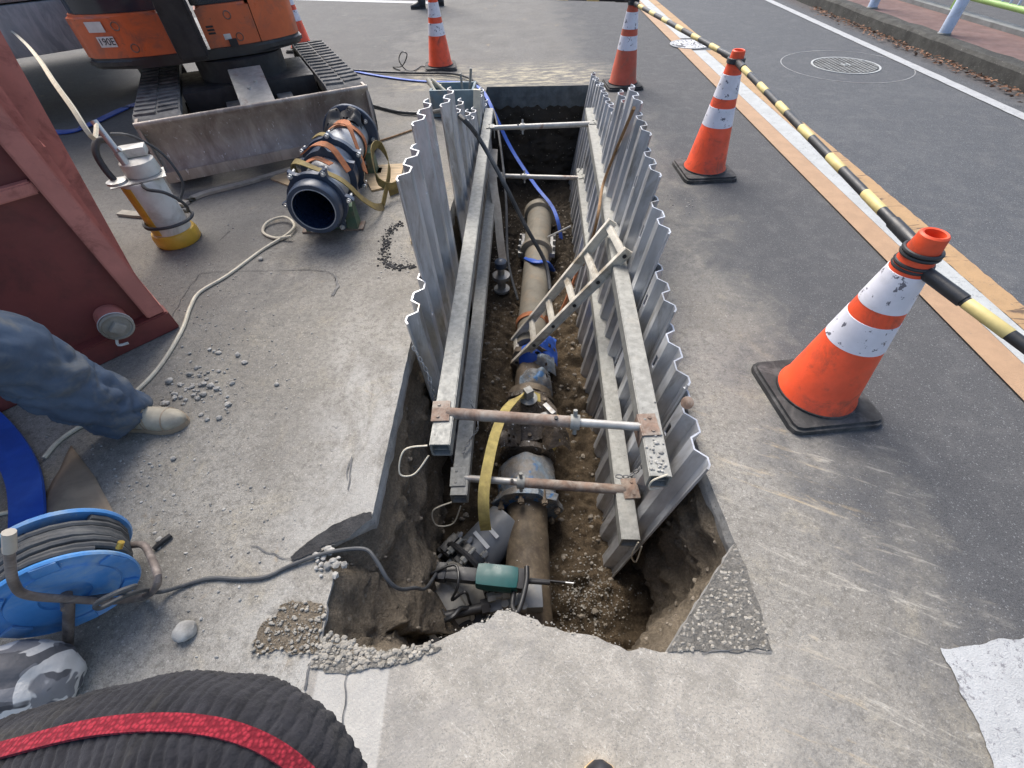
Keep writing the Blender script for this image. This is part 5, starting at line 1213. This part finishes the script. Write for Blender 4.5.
def skin_body(name, joints, links, m, parent, sub=2):
    me = bpy.data.meshes.new(name); ks = list(joints); me.from_pydata([joints[k][0] for k in ks], [(ks.index(a_), ks.index(b_)) for a_, b_ in links], []); me.materials.append(MT[m])
    o = bpy.data.objects.new(name, me); C.objects.link(o); o.parent = parent
    md = o.modifiers.new('skin', 'SKIN'); md.use_smooth_shade = True; o.modifiers.new('sub', 'SUBSURF').levels = sub; o.modifiers['sub'].render_levels = sub
    for i, k in enumerate(ks):
        sv = me.skin_vertices[0].data[i]; r = joints[k][1]; sv.radius = r if isinstance(r, tuple) else (r, r); sv.use_root = (i == 0)
    return o
def person(label, heelR, toeR, kneeR, hip, heelL, toeL, kneeL, face, tr, sh, so, jk, hat, amp=.011, rr=(.078, .092, .104, .112, .118, .120)):
    T = thing('person', label, 'person', V((hip.x, hip.y, 0))); o0 = V((hip.x, hip.y, 0)); Lc = lambda p: V(p)-o0
    fv = V((face[0], face[1], 0)).normalized(); sv = V((fv.y, -fv.x, 0))         # facing, and the person's right side
    ankR = heelR.lerp(toeR, .22)+V((0, 0, .09)); ankL = heelL.lerp(toeL, .22)+V((0, 0, .09))
    hR, hL = hip+sv*.09, hip-sv*.09; ch = hip+V((0, 0, .42)); nk = hip+V((0, 0, .60))+fv*.02; hd = hip+V((0, 0, .74))+fv*.05
    J = {'pel': (Lc(hip), .10), 'hR': (Lc(hR), .075), 'hL': (Lc(hL), .075), 'kR': (Lc(kneeR), .052), 'kL': (Lc(kneeL), .052), 'aR': (Lc(ankR), .036), 'aL': (Lc(ankL), .036), 'fR': (Lc(heelR.lerp(toeR, .75)+V((0, 0, .045))), .028), 'fL': (Lc(heelL.lerp(toeL, .75)+V((0, 0, .045))), .028),
         'w': (Lc(hip+V((0, 0, .2))), .105), 'c': (Lc(ch), .125), 'n': (Lc(nk), .052), 'h0': (Lc(hd), .075), 'h1': (Lc(hd+V((0, 0, .11))+fv*-.01), .085), 'h2': (Lc(hd+V((0, 0, .17))), .05)}
    K = [('pel', 'hR'), ('pel', 'hL'), ('hR', 'kR'), ('kR', 'aR'), ('aR', 'fR'), ('hL', 'kL'), ('kL', 'aL'), ('aL', 'fL'), ('pel', 'w'), ('w', 'c'), ('c', 'n'), ('n', 'h0'), ('h0', 'h1'), ('h1', 'h2')]
    A = {}; 
    for s_, q in ((1, 'R'), (-1, 'L')):
        s0 = ch+sv*(.19*s_)+V((0, 0, .09)); el = s0+sv*(.07*s_)+V((0, 0, -.29))+fv*-.02; wr = el+fv*.12+V((0, 0, -.22)); J['s'+q] = (Lc(s0), .058); J['e'+q] = (Lc(el), .042); J['w'+q] = (Lc(wr), .028); J['p'+q] = (Lc(wr+fv*.03+V((0, 0, -.07))), (.042, .02))
        K += [('c', 's'+q), ('s'+q, 'e'+q), ('e'+q, 'w'+q), ('w'+q, 'p'+q)]; A[q] = (s0, el, wr)
        pc = wr+fv*.035+V((0, 0, -.08))
        for f in range(4):
            b0 = pc+fv*(.028-.018*f); ln = (.07, .08, .075, .06)[f]
            J['g%s%d' % (q, f)] = (Lc(b0+V((0, 0, -.03))-sv*s_*.005), .0095); J['t%s%d' % (q, f)] = (Lc(b0+V((0, 0, -.03-ln*.55))-sv*s_*.02), .008); J['u%s%d' % (q, f)] = (Lc(b0+V((0, 0, -.03-ln*.9))-sv*s_*.045), .0065)
            K += [('p'+q, 'g%s%d' % (q, f)), ('g%s%d' % (q, f), 't%s%d' % (q, f)), ('t%s%d' % (q, f), 'u%s%d' % (q, f))]
        th0 = wr+fv*.06+V((0, 0, -.05)); J['m'+q] = (Lc(th0), .011); J['o'+q] = (Lc(th0+fv*.025+V((0, 0, -.045))), .009); K += [('w'+q, 'm'+q), ('m'+q, 'o'+q)]
    body = skin_body('body', J, K, 'skin', T)
    bm = BM()
    for s_ in (-1, 1): 
        c = Lc(hd+V((0, 0, .09))+fv*.088+sv*.032*s_); bmesh.ops.create_uvsphere(bm, u_segments=10, v_segments=8, radius=.012, matrix=M.Translation(c))
    obj('eyes', bm, 'ink', T)
    bm = BM(); c = Lc(hd+V((0, 0, .055))+fv*.088); bmesh.ops.create_cone(bm, segments=10, radius1=.016, radius2=.006, depth=.045, cap_ends=True, matrix=M.Translation(c+fv*.008)); 
    for s_ in (-1, 1): bmesh.ops.create_uvsphere(bm, u_segments=8, v_segments=8, radius=.022, matrix=M.Translation(Lc(hd+V((0, 0, .07))+sv*.092*s_)) @ M.Diagonal((.5, 1, 1.4, 1)))
    obj('nose_and_ears', bm, 'skin', T)
    bm = BM(); ribbon(bm, [Lc(hd+V((0, 0, .015))+fv*.087-sv*.024), Lc(hd+V((0, 0, .012))+fv*.092), Lc(hd+V((0, 0, .015))+fv*.087+sv*.024)], .008, .004, (0, 0, 1), 4); obj('mouth', bm, 'strapo', T)
    bm = BM(); lathe(bm, [(.103, .085), (.108, .11), (.10, .15), (.075, .19), (.03, .205), (0, .207)], 28, M.Translation(Lc(hd)) @ M.Diagonal((1, 1.05, 1, 1))); 
    if hat: box(bm, (.17, .17, .008), Lc(hd+V((0, 0, .115))+fv*.055), rot=math.atan2(fv.y, fv.x), bev=.003)
    obj('helmet' if hat else 'hair', bm, 'helmet' if hat else 'hair', T)
    bm = BM()
    leg_cloth(bm, [Lc(ankR+V((0, 0, -.03))), Lc(ankR.lerp(kneeR, .5)), Lc(kneeR), Lc(kneeR.lerp(hR, .6)), Lc(hR+V((0, 0, .06)))], rr, 1.3, amp)
    leg_cloth(bm, [Lc(ankL+V((0, 0, -.03))), Lc(ankL.lerp(kneeL, .5)), Lc(kneeL), Lc(kneeL.lerp(hL, .6)), Lc(hL+V((0, 0, .06)))], rr, 4.3, amp)
    lathe(bm, [(.13, -.06), (.165, .0), (.165, .10), (.155, .16)], 28, M.Translation(Lc(hip))); obj('trousers', bm, tr, T, angle=180)
    bm = BM(); lathe(bm, [(.165, .08), (.17, .2), (.185, .38), (.19, .48), (.15, .55), (.08, .59), (.065, .63)], 32, M.Translation(Lc(hip)) @ M.Rotation(math.atan2(sv.y, sv.x), 4, 'Z') @ M.Diagonal((1.1, .78, 1, 1)), noise=.03)
    for q in 'RL':
        s0, el, wr = A[q]; leg_cloth(bm, [Lc(wr), Lc(wr.lerp(el, .5)), Lc(el), Lc(el.lerp(s0, .5)), Lc(s0.lerp(ch, .25))], (.044, .055, .062, .07, .078), 2.2, .006)
    obj('jacket', bm, jk, T, angle=180)
    shoe(T, Lc(heelR), Lc(toeR), sh, so); shoe(T, Lc(heelL), Lc(toeL), sh, so)
    return T
hR, tR = at(122, 424), at(189, 424)
hip = V((-1.78, .82, .90))
person('person in baggy navy trousers and dusty beige shoe, leg reaching in from the left', V((hR.x, hR.y, 0)), V((tR.x, tR.y, 0)), V((-1.585, 1.0, .50)), hip, V((-2.05, .62, 0)), V((-1.82, .50, 0)), V((-1.93, .62, .48)), (.9, -.45), 'jean', 'shoe', 'brown', 'jean', True, .017)
fp = at(420, 9)
person('distant person in black shoes and dark trousers walking at the top edge', V((fp.x+.10, fp.y+.05, 0)), V((fp.x-.16, fp.y-.02, 0)), V((fp.x+.02, fp.y+.05, .5)), V((fp.x+.14, fp.y+.12, .92)), V((fp.x+.42, fp.y+.25, .0)), V((fp.x+.17, fp.y+.22, 0)), V((fp.x+.22, fp.y+.25, .48)), (-1, -.15), 'truckd', 'blackshoe', 'rubber', 'jean', False, .006, (.06, .065, .072, .08, .09, .1))
# ------------------------------------------------------------------ blue cable reel
rc = at(66, 594, .185); ax = V((-.6, .8, 0)).normalized(); hv = V((.8, .6, 0)); 
RL = thing('cable_reel', 'blue cable reel wound with dark cable on a rusty tube frame', 'cable reel', V((rc.x, rc.y, 0))); o0 = V((rc.x, rc.y, 0))
c0 = V((0, 0, .185)); mR = axis(c0, c0+ax); RW = .155; RR = .152
for z_, sd in ((0, -1), (RW, 1)):
    bm = BM(); e = .004
    lathe(bm, [(.0, z_), (.05, z_), (.052, z_+sd*.006), (.11, z_+sd*.006), (.113, z_), (.125, z_), (RR-.01, z_), (RR, z_+sd*.006), (RR+.003, z_), (RR, z_-sd*.008), (RR-.012, z_-sd*.006), (.0, z_-sd*.006)], 56, mR); fl = obj('flange', bm, 'blue', RL)
    for k in range(6):
        bm = BM(); a_ = k*1.047+.3; q = V((math.cos(a_)*.132, math.sin(a_)*.132, z_+sd*.004)); box(bm, (.035, .05, .01), q, rot=a_, bev=.004, mx=mR); obj('rib', bm, 'blue', fl)
    bm = BM(); ring(bm, mR @ V((0, 0, z_+sd*.001)), ax, .1, .0025, 40); obj('groove', bm, 'cable', fl)
bm = BM(); lathe(bm, [(.075, .01), (.075, RW-.01)], 32, mR); obj('drum', bm, 'blue', RL)
bm = BM(); hel = []
turns = 9
for k in range(turns*22+1):
    a_ = 2*math.pi*k/22; hel.append(mR @ V((math.cos(a_)*(.118+.004*math.sin(a_*.37)), math.sin(a_)*(.118+.004*math.cos(a_*.21)), .016+(RW-.032)*k/(turns*22))))
tube(bm, hel, .0095, 8, 1)
hel = []
for k in range(7*22+1):
    a_ = 2*math.pi*k/22+1; hel.append(mR @ V((math.cos(a_)*(.136+.003*math.sin(a_*.3)), math.sin(a_)*.136, RW-.02-(RW-.05)*k/(7*22)+.006*math.sin(a_*.8))))
tube(bm, hel, .0095, 8, 1); obj('wound_cable', bm, 'cable', RL)
lo = lambda p: p-o0
def onfl(u, v, k):
    d = ray(u, v); c = o0+c0-ax*k; return EYE + d*((c-EYE).dot(ax)/d.dot(ax)) - o0
bm = BM(); tube(bm, [onfl(9, 536, .03), onfl(10, 560, .035), onfl(14, 583, .035), onfl(27, 595, .035), onfl(68, 599, .035), onfl(115, 601, .035), onfl(146, 596, .02)] + [lo(q) for q in (at(158, 580, .18), at(150, 555, .15), at(143, 545, .14), at(132, 545, .13))], .0098, 12, 6); obj('frame_tube', bm, 'oldst', RL)
bm = BM(); tube(bm, [onfl(69, 600, .036), lo(at(68, 646, .012))], .0125, 12, 1); obj('leg', bm, 'oldst', RL)
bm = BM(); tube(bm, [c0+ax*(RW+.03), V((ax.x*(RW+.03), ax.y*(RW+.03), .012))-hv*.05], .012, 12, 1); obj('leg', bm, 'oldst', RL)
bm = BM(); rod(bm, c0-ax*.045, c0+ax*(RW+.04), .013, 14); obj('axle', bm, 'oldst', RL)
bm = BM(); tube(bm, [onfl(9, 532, .03), onfl(9.7, 551, .034)], .012, 10, 1); obj('tape_grip', bm, 'plank', RL)
q = lo(at(119, 548, .24)); bm = BM(); rod(bm, q, q+V((.008, .012, .012)), .008, 10); obj('brass_plug', bm, 'brass', RL)
cable('power_cable', [at(-15, 604, .13), at(20, 602, .13), at(70, 600, .14), at(115, 594, .15), at(135, 586, .2), at(118, 592, .23), at(97, 603, .2), at(100, 608, .17), at(125, 596, .15), at(145, 590, .1), at(160, 592, .03), at(185, 585, .008), at(210, 578, .008), at(240, 579, .008), at(265, 577, .008), at(285, 568, .008), at(310, 558, .012), at(335, 551, .015), at(364, 549, .01), at(376, 560, .0), at(388, 580, -.04), at(400, 589, -.10), at(415, 588, -.22), at(426, 588, -.38), at(437, 572, -.53)], .0065, 'cable', 'dark power cable from the blue reel across the pavement down to the teal saw')
# bits left of the reel
bm = BM(); ribbon(bm, [at(-60, 398, .02), at(-22, 414, .02), at(4, 440, .02), at(21, 470, .02), at(27, 500, .02), at(27, 540, .02)], .10, .012, [V((1, -.9, 0)), V((1, -.6, 0)), V((1, -.3, 0)), V((1, 0, 0)), V((1, .1, 0)), V((1, .1, 0))], 8); tag(obj('lay_flat_hose', bm, 'tarp'), 'wide blue vinyl hose curving in at the left edge above the reel', 'hose')
bm = BM(); g = []
corn = [at(40, 508), at(72, 446), at(96, 478), at(118, 520), at(36, 545)]
c_ = sum(corn, V())/5; cv = bm.verts.new((c_.x, c_.y, .03)); vv = [bm.verts.new((p.x, p.y, .004)) for p in corn]
for i in range(5): bm.faces.new((vv[i], vv[(i+1) % 5], cv))
bmesh.ops.subdivide_edges(bm, edges=bm.edges[:], cuts=4, use_grid_fill=True)
for v in bm.verts: v.co.z += .006*NZ.noise(v.co*14)
md = tag(obj('brown_sheet', bm, 'brown', angle=60), 'brown creased sheet on the ground behind the blue reel', 'sheet'); sm = md.modifiers.new('thickness', 'SOLIDIFY'); sm.thickness = .003
# camouflage cloth bundle
cc = at(14, 690, .10); bm = BM(); bmesh.ops.create_uvsphere(bm, u_segments=48, v_segments=28, radius=1)
for v in bm.verts:
    n_ = v.co.copy(); s_ = 1+.10*fbm(n_*1.6+V((4, 2, 1)), 3)+.03*NZ.noise(n_*5); v.co = V((n_.x*.125*s_, n_.y*.105*s_, max(-.095, n_.z*.15*s_)))
o = obj('camouflage_bag', bm, 'camo', angle=180); o.location = (cc.x, cc.y, .10); o.rotation_euler = (0, 0, .3); tag(o, 'rounded bundle in grey and white camouflage cloth in front of the blue reel', 'bag')
# ------------------------------------------------------------------ photographer's knitted cuff and shoe
bm = BM(); pts = [deep(-150, 822, .25), deep(-40, 806, .25), deep(60, 780, .25), deep(150, 760, .25), deep(232, 762, .25), deep(284, 792, .25), deep(308, 850, .25), deep(318, 930, .25)]
P_ = smoothpath(pts, 90); fr_ = frames(P_, up=Up.copy()); seg = 150; rings = []; sacc = 0; last = P_[0]
L_ = len(P_)
for i, p in enumerate(P_):
    sacc += (p-last).length; last = p; f = i/(L_-1); r = .036+.004*math.sin(f*3.1)
    t_, a_, b_ = fr_[i]; rg = []
    for j in range(seg):
        q = 2*math.pi*j/seg; tw = sacc+.010*math.cos(q)+.0016*NZ.noise(V((sacc*60, math.cos(q)*3, math.sin(q)*3)))           # ribs run slightly slanted round the sleeve
        rib = .0013*abs(math.sin(tw*math.pi/.0056))**.8*(1+.18*math.sin(q*46))
        rg.append(bm.verts.new(p+(a_*math.cos(q)+b_*math.sin(q))*(r+rib+.0022*NZ.noise(V((f*14, math.cos(q)*2, math.sin(q)*2)))+.0007*NZ.noise(V((f*220, math.cos(q)*24, math.sin(q)*24))))))
    rings.append(rg)
redset = set()
for i in range(L_-1):
    for j in range(seg): bm.faces.new((rings[i][j], rings[i][(j+1) % seg], rings[i+1][(j+1) % seg], rings[i+1][j]))
bm.faces.new(rings[0]); bm.faces.new(rings[-1])
KN = tag(obj('knit_sleeve', bm, 'knit', angle=180), 'ribbed black knitted sleeve with a red band, very close in the lower left corner', 'sleeve')
bm = BM(); rp_ = []; rs_ = []
for i in range(0, L_, 6):
    t_, a_, b_ = fr_[i]; f = i/(L_-1); q = -.62 + 0.0*f
    tw = (-Fw) ; dr = (a_*math.cos(.52)+(-Fw)*math.sin(.52)); dr = (dr - t_*dr.dot(t_)).normalized()
    r = .036+.004*math.sin(f*3.1); rp_.append(p*0+P_[i]+dr*(r+.002)); sd_ = t_.cross(dr); rs_.append(sd_)
ribbon(bm, rp_, .0085, .0020, rs_, 6)
Pb = smoothpath(rp_, 8); Sb = smoothpath(rs_, 8); acc = 0
for ph in (0, math.pi):
    q_ = []; acc = 0
    for i in range(len(Pb)):
        acc += (Pb[i]-Pb[i-1]).length if i else 0
        q_.append(Pb[i]+Sb[i].normalized()*(math.sin(acc/.0022*2+ph)*.0026))
    tube(bm, q_, .0011, 6, 1)
obj('red_band', bm, 'knitr', KN)
sh_ = at(598, 755, .03); S0 = V((sh_.x, sh_.y-.24, 0)); S1 = V((sh_.x, sh_.y-.008, 0)) 
t = thing('work_shoe', 'black shoe tip with a tan welt at the bottom edge on the concrete', 'shoe', V((sh_.x, sh_.y, 0))); o0 = V((sh_.x, sh_.y, 0))
shoe(t, S0-o0, S1-o0, 'blackshoe', 'welt')
bm = BM(); tube(bm, [V((0, -.19, .08)), V((0, -.20, .2)), V((0, -.24, .4))], .05, 14, 4); obj('trouser_cuff', bm, 'camo', t)
# ------------------------------------------------------------------ loose stones and rubble
def scatter(n_, us, vs, sizes, z=.0, gauss=True, poly=None):
    out = []
    while len(out) < n_:
        u = random.gauss(*us) if gauss else random.uniform(*us); v = random.gauss(*vs) if gauss else random.uniform(*vs)
        if poly:
            c = False; j = len(poly)-1
            for i in range(len(poly)):
                a_, b_ = poly[i], poly[j]
                if (a_[1] > v) != (b_[1] > v) and u < (b_[0]-a_[0])*(v-a_[1])/(b_[1]-a_[1])+a_[0]: c = not c
                j = i
            if not c: continue
        p = at(u, v); r = random.choice(sizes); out.append((p.x, p.y, z+r*.35, r))
    return out
small = (.0018, .002, .0025, .003, .0035, .004, .006)
tiny = (.0009, .001, .0012, .0015, .0018)
it = scatter(2200, (225, 60), (370, 90), tiny) + scatter(900, (210, 70), (520, 60), tiny) + scatter(420, (225, 45), (345, 50), small) + scatter(70, (200, 22), (385, 16), (.006, .008, .011, .015)) + scatter(260, (210, 60), (520, 60), small) + scatter(120, (120, 30), (460, 25), small)
it += scatter(500, (730, 45), (540, 90), tiny)
it += scatter(60, (680, 12), (200, 8), small) + scatter(60, (398, 8), (262, 8), small)
bm = BM(); rocks(bm, [q for q in it if not (-.52 < q[0] < .72 and q[1] < 5.4) and not (-.72 < q[0] < .72 and q[1] < .75)]); tag(obj('loose_gravel', bm, 'stone', smooth=False), 'small pale gravel and grit scattered over the dusty asphalt round the trench', 'gravel', kind='stuff')
tri = [(735, 548), (772, 650), (668, 652)]
sheet('crushed_edge', [(735, 543), (748, 575), (760, 610), (771, 650), (700, 652), (667, 652)], .004, 'rubble', rag=.006)
bm = BM(); rocks(bm, scatter(900, (660, 775), (545, 654), (.001, .0012, .0015, .002, .0025, .0035, .006), .0015, False, tri)); tag(obj('crushed_rubble', bm, 'chip', smooth=False), 'crushed pale concrete rubble in the triangle at the right lip of the pit', 'rubble', kind='stuff')
sheet('crushed_edge', [(308, 668), (317, 652), (322, 642), (345, 658), (400, 652), (430, 645), (440, 650), (400, 664), (345, 675)], .004, 'rubble', rag=.010)
lip = [(318, 650), (330, 632), (350, 640), (385, 652), (430, 643), (436, 652), (400, 664), (345, 672), (310, 668)]
bm = BM(); rocks(bm, scatter(850, (305, 440), (628, 676), (.001, .0012, .0015, .002, .0025, .0035, .005, .009), .002, False, lip)); tag(obj('lip_rubble', bm, 'chip', smooth=False), 'pale broken concrete rubble along the near left lip of the pit', 'rubble', kind='stuff')
lip2 = [(430, 641), (470, 623), (507, 607), (572, 629), (628, 647), (668, 650), (668, 654), (600, 641), (540, 629), (507, 613), (470, 628), (430, 648)]
bm = BM(); rocks(bm, scatter(120, (425, 672), (600, 660), (.001, .0012, .0015, .002, .003, .0045), -.002, False, lip2)); tag(obj('lip_chips', bm, 'chip', smooth=False), 'chipped concrete crumbs along the jagged pointed lip of the pit', 'rubble', kind='stuff')
sheet('soil_patch', [(254, 640), (262, 625), (275, 617), (280, 606), (292, 602), (322, 604), (326, 612), (322, 640), (318, 652), (252, 653)], .004, 'soilw', rag=.014)
bm = BM(); rocks(bm, scatter(420, (250, 328), (600, 656), (.001, .0012, .0015, .002, .0025, .003, .006), .006, False, [(246, 658), (264, 622), (282, 602), (328, 604), (322, 656)])); tag(obj('patch_gravel', bm, 'chip', smooth=False), 'pebbles on the dark soil patch left of the pit', 'gravel', kind='stuff')
sheet('broken_blacktop_edge', [(320, 549), (349, 538), (372, 519), (372, 512), (352, 517), (330, 527), (312, 540), (290, 558), (292, 562), (322, 551)], .005, 'blacktop', rag=.006)
bm = BM(); rocks(bm, scatter(34, (326, 7), (563, 6), (.004, .006, .009, .014), .004)); tag(obj('white_rubble', bm, 'stone', smooth=False), 'small heap of white stones beside the cable at the left corner of the pit', 'rubble', kind='stuff')
its = []
for k in range(420):
    P_q = smoothpath([at(*q) for q in ((399, 224), (389, 232), (385, 246), (385, 262), (396, 267), (412, 267))], 20); q = random.choice(P_q); its.append((q.x+random.gauss(0, .018), q.y+random.gauss(0, .014), .002, random.choice((.002, .003, .004, .006, .009))))
bm = BM(); rocks(bm, its); tag(obj('blacktop_crumbs', bm, 'blacktop', smooth=False), 'black crumbled asphalt in a curve beside the tallest left sheet', 'rubble', kind='stuff')
def seam(pix, w=.008):
    bm = BM(); P = smoothpath([at(*q, .006) for q in pix], 10); P = [p+V((NZ.noise(p*25), NZ.noise(p*25+V((4, 4, 4))), 0))*.008 for p in P]
    ribbon(bm, P, w, .002, [V((0, 1, 0)).cross(V((0, 0, 1)))]*len(P), 1); struct(obj('pavement_seam', bm, 'cut'))
def seam2(pix, w=.007):
    P = smoothpath([at(*q, .005) for q in pix], 12); P = [p+V((NZ.noise(p*25), NZ.noise(p*25+V((4, 4, 4))), 0))*.010 for p in P]; bm = BM(); prev = None
    for i, p in enumerate(P):
        a_ = P[max(0, i-1)]; b_ = P[min(len(P)-1, i+1)]; t_ = (b_-a_).normalized(); n_ = V((-t_.y, t_.x, 0))*(w*.5*(1+.7*NZ.noise(p*40))); cur = (bm.verts.new(V((p.x, p.y, .0045))+n_), bm.verts.new(V((p.x, p.y, .0045))-n_))
        if prev: bm.faces.new((prev[0], prev[1], cur[1], cur[0]))
        prev = cur
    struct(obj('pavement_seam', bm, 'track', smooth=False))
seam2([(165, 330), (180, 300), (196, 278), (206, 272), (260, 270), (318, 270), (334, 275), (336, 285)], .0035)
seam2([(336, 275), (337, 286), (333, 295)], .014); seam2([(250, 545), (275, 555), (292, 560)], .004); seam2([(346, 478), (352, 455), (348, 490)], .004)
seam2([(230, 230), (218, 240)], .004)
seam2([(347, 657), (346, 680), (345, 700), (343, 740)], .003); seam2([(770, 651), (735, 651), (700, 652)], .003); seam2([(303, 692), (310, 668), (318, 652)], .006)
for (u, v, r, lab) in ((188, 632, .03, 'large pale stone on the asphalt right of the blue reel'), (170, 382, .016, 'white stone just above the dusty shoe'), (204, 395, .012, 'pale stone right of the white stones above the shoe'), (174, 459, .010, 'white pebble right below the dusty shoe'), (277, 385, .010, 'lone white pebble midway between shoe and trench'), (261, 260, .014, 'grey stone beside the cream cord below the pipe assembly'), (160, 540, .010, 'white stone beside the dark twig right of the reel'), (210, 350, .009, 'white pebble in the gravel below the red box corner')):
    p = at(u, v); bm = BM(); bmesh.ops.create_icosphere(bm, subdivisions=3, radius=r)
    for q in bm.verts: q.co *= 1+.22*fbm(q.co/r*1.1+V((u, v, 0)), 3); q.co.z *= .7
    o = obj('stone', bm, 'stone', angle=40); o.location = (p.x, p.y, r*.55); o.rotation_euler = (0, 0, u); tag(o, lab, 'stone', 'single loose stones')
cable('twig', [at(154, 549, .008), at(163, 541, .012), at(171, 535, .01)], .008, 'dark', 'short dark twisted scrap right of the blue reel', 'scrap')
# ------------------------------------------------------------------ light
for k_ in ('knit', 'knitr'):
    b_ = MT[k_].node_tree.nodes['Principled BSDF']; b_.inputs['Sheen Weight'].default_value = .08; b_.inputs['Sheen Roughness'].default_value = .6; b_.inputs['Specular IOR Level'].default_value = .05
sc = bpy.context.scene
w = bpy.data.worlds.new('World'); sc.world = w; w.use_nodes = True
nt = w.node_tree; bg = nt.nodes['Background']; sky = nt.nodes.new('ShaderNodeTexSky'); sky.sky_type = 'NISHITA'; sky.sun_disc = False
AZ, EL = rad(-22), rad(52)              # azimuth from +Y towards +X
sky.sun_elevation = EL; sky.sun_rotation = AZ; sky.air_density = 1.0; sky.dust_density = 3.0; sky.ozone_density = 1.0
nt.links.new(sky.outputs[0], bg.inputs['Color']); bg.inputs['Strength'].default_value = .10
sun = bpy.data.lights.new('sun', 'SUN'); sun.energy = 2.0; sun.angle = rad(40); sun.color = (1, .95, .88)
so = bpy.data.objects.new('sun', sun); C.objects.link(so)
sdir = V((math.sin(AZ)*math.cos(EL), math.cos(AZ)*math.cos(EL), math.sin(EL)))
so.rotation_euler = (-sdir).to_track_quat('-Z', 'Y').to_euler(); so.location = sdir*20
sc.view_settings.view_transform = 'Standard'; sc.view_settings.look = 'None'; sc.view_settings.gamma = 1; sc.view_settings.exposure = 1.22
sc.render.engine = 'CYCLES'; sc.cycles.max_bounces = 6
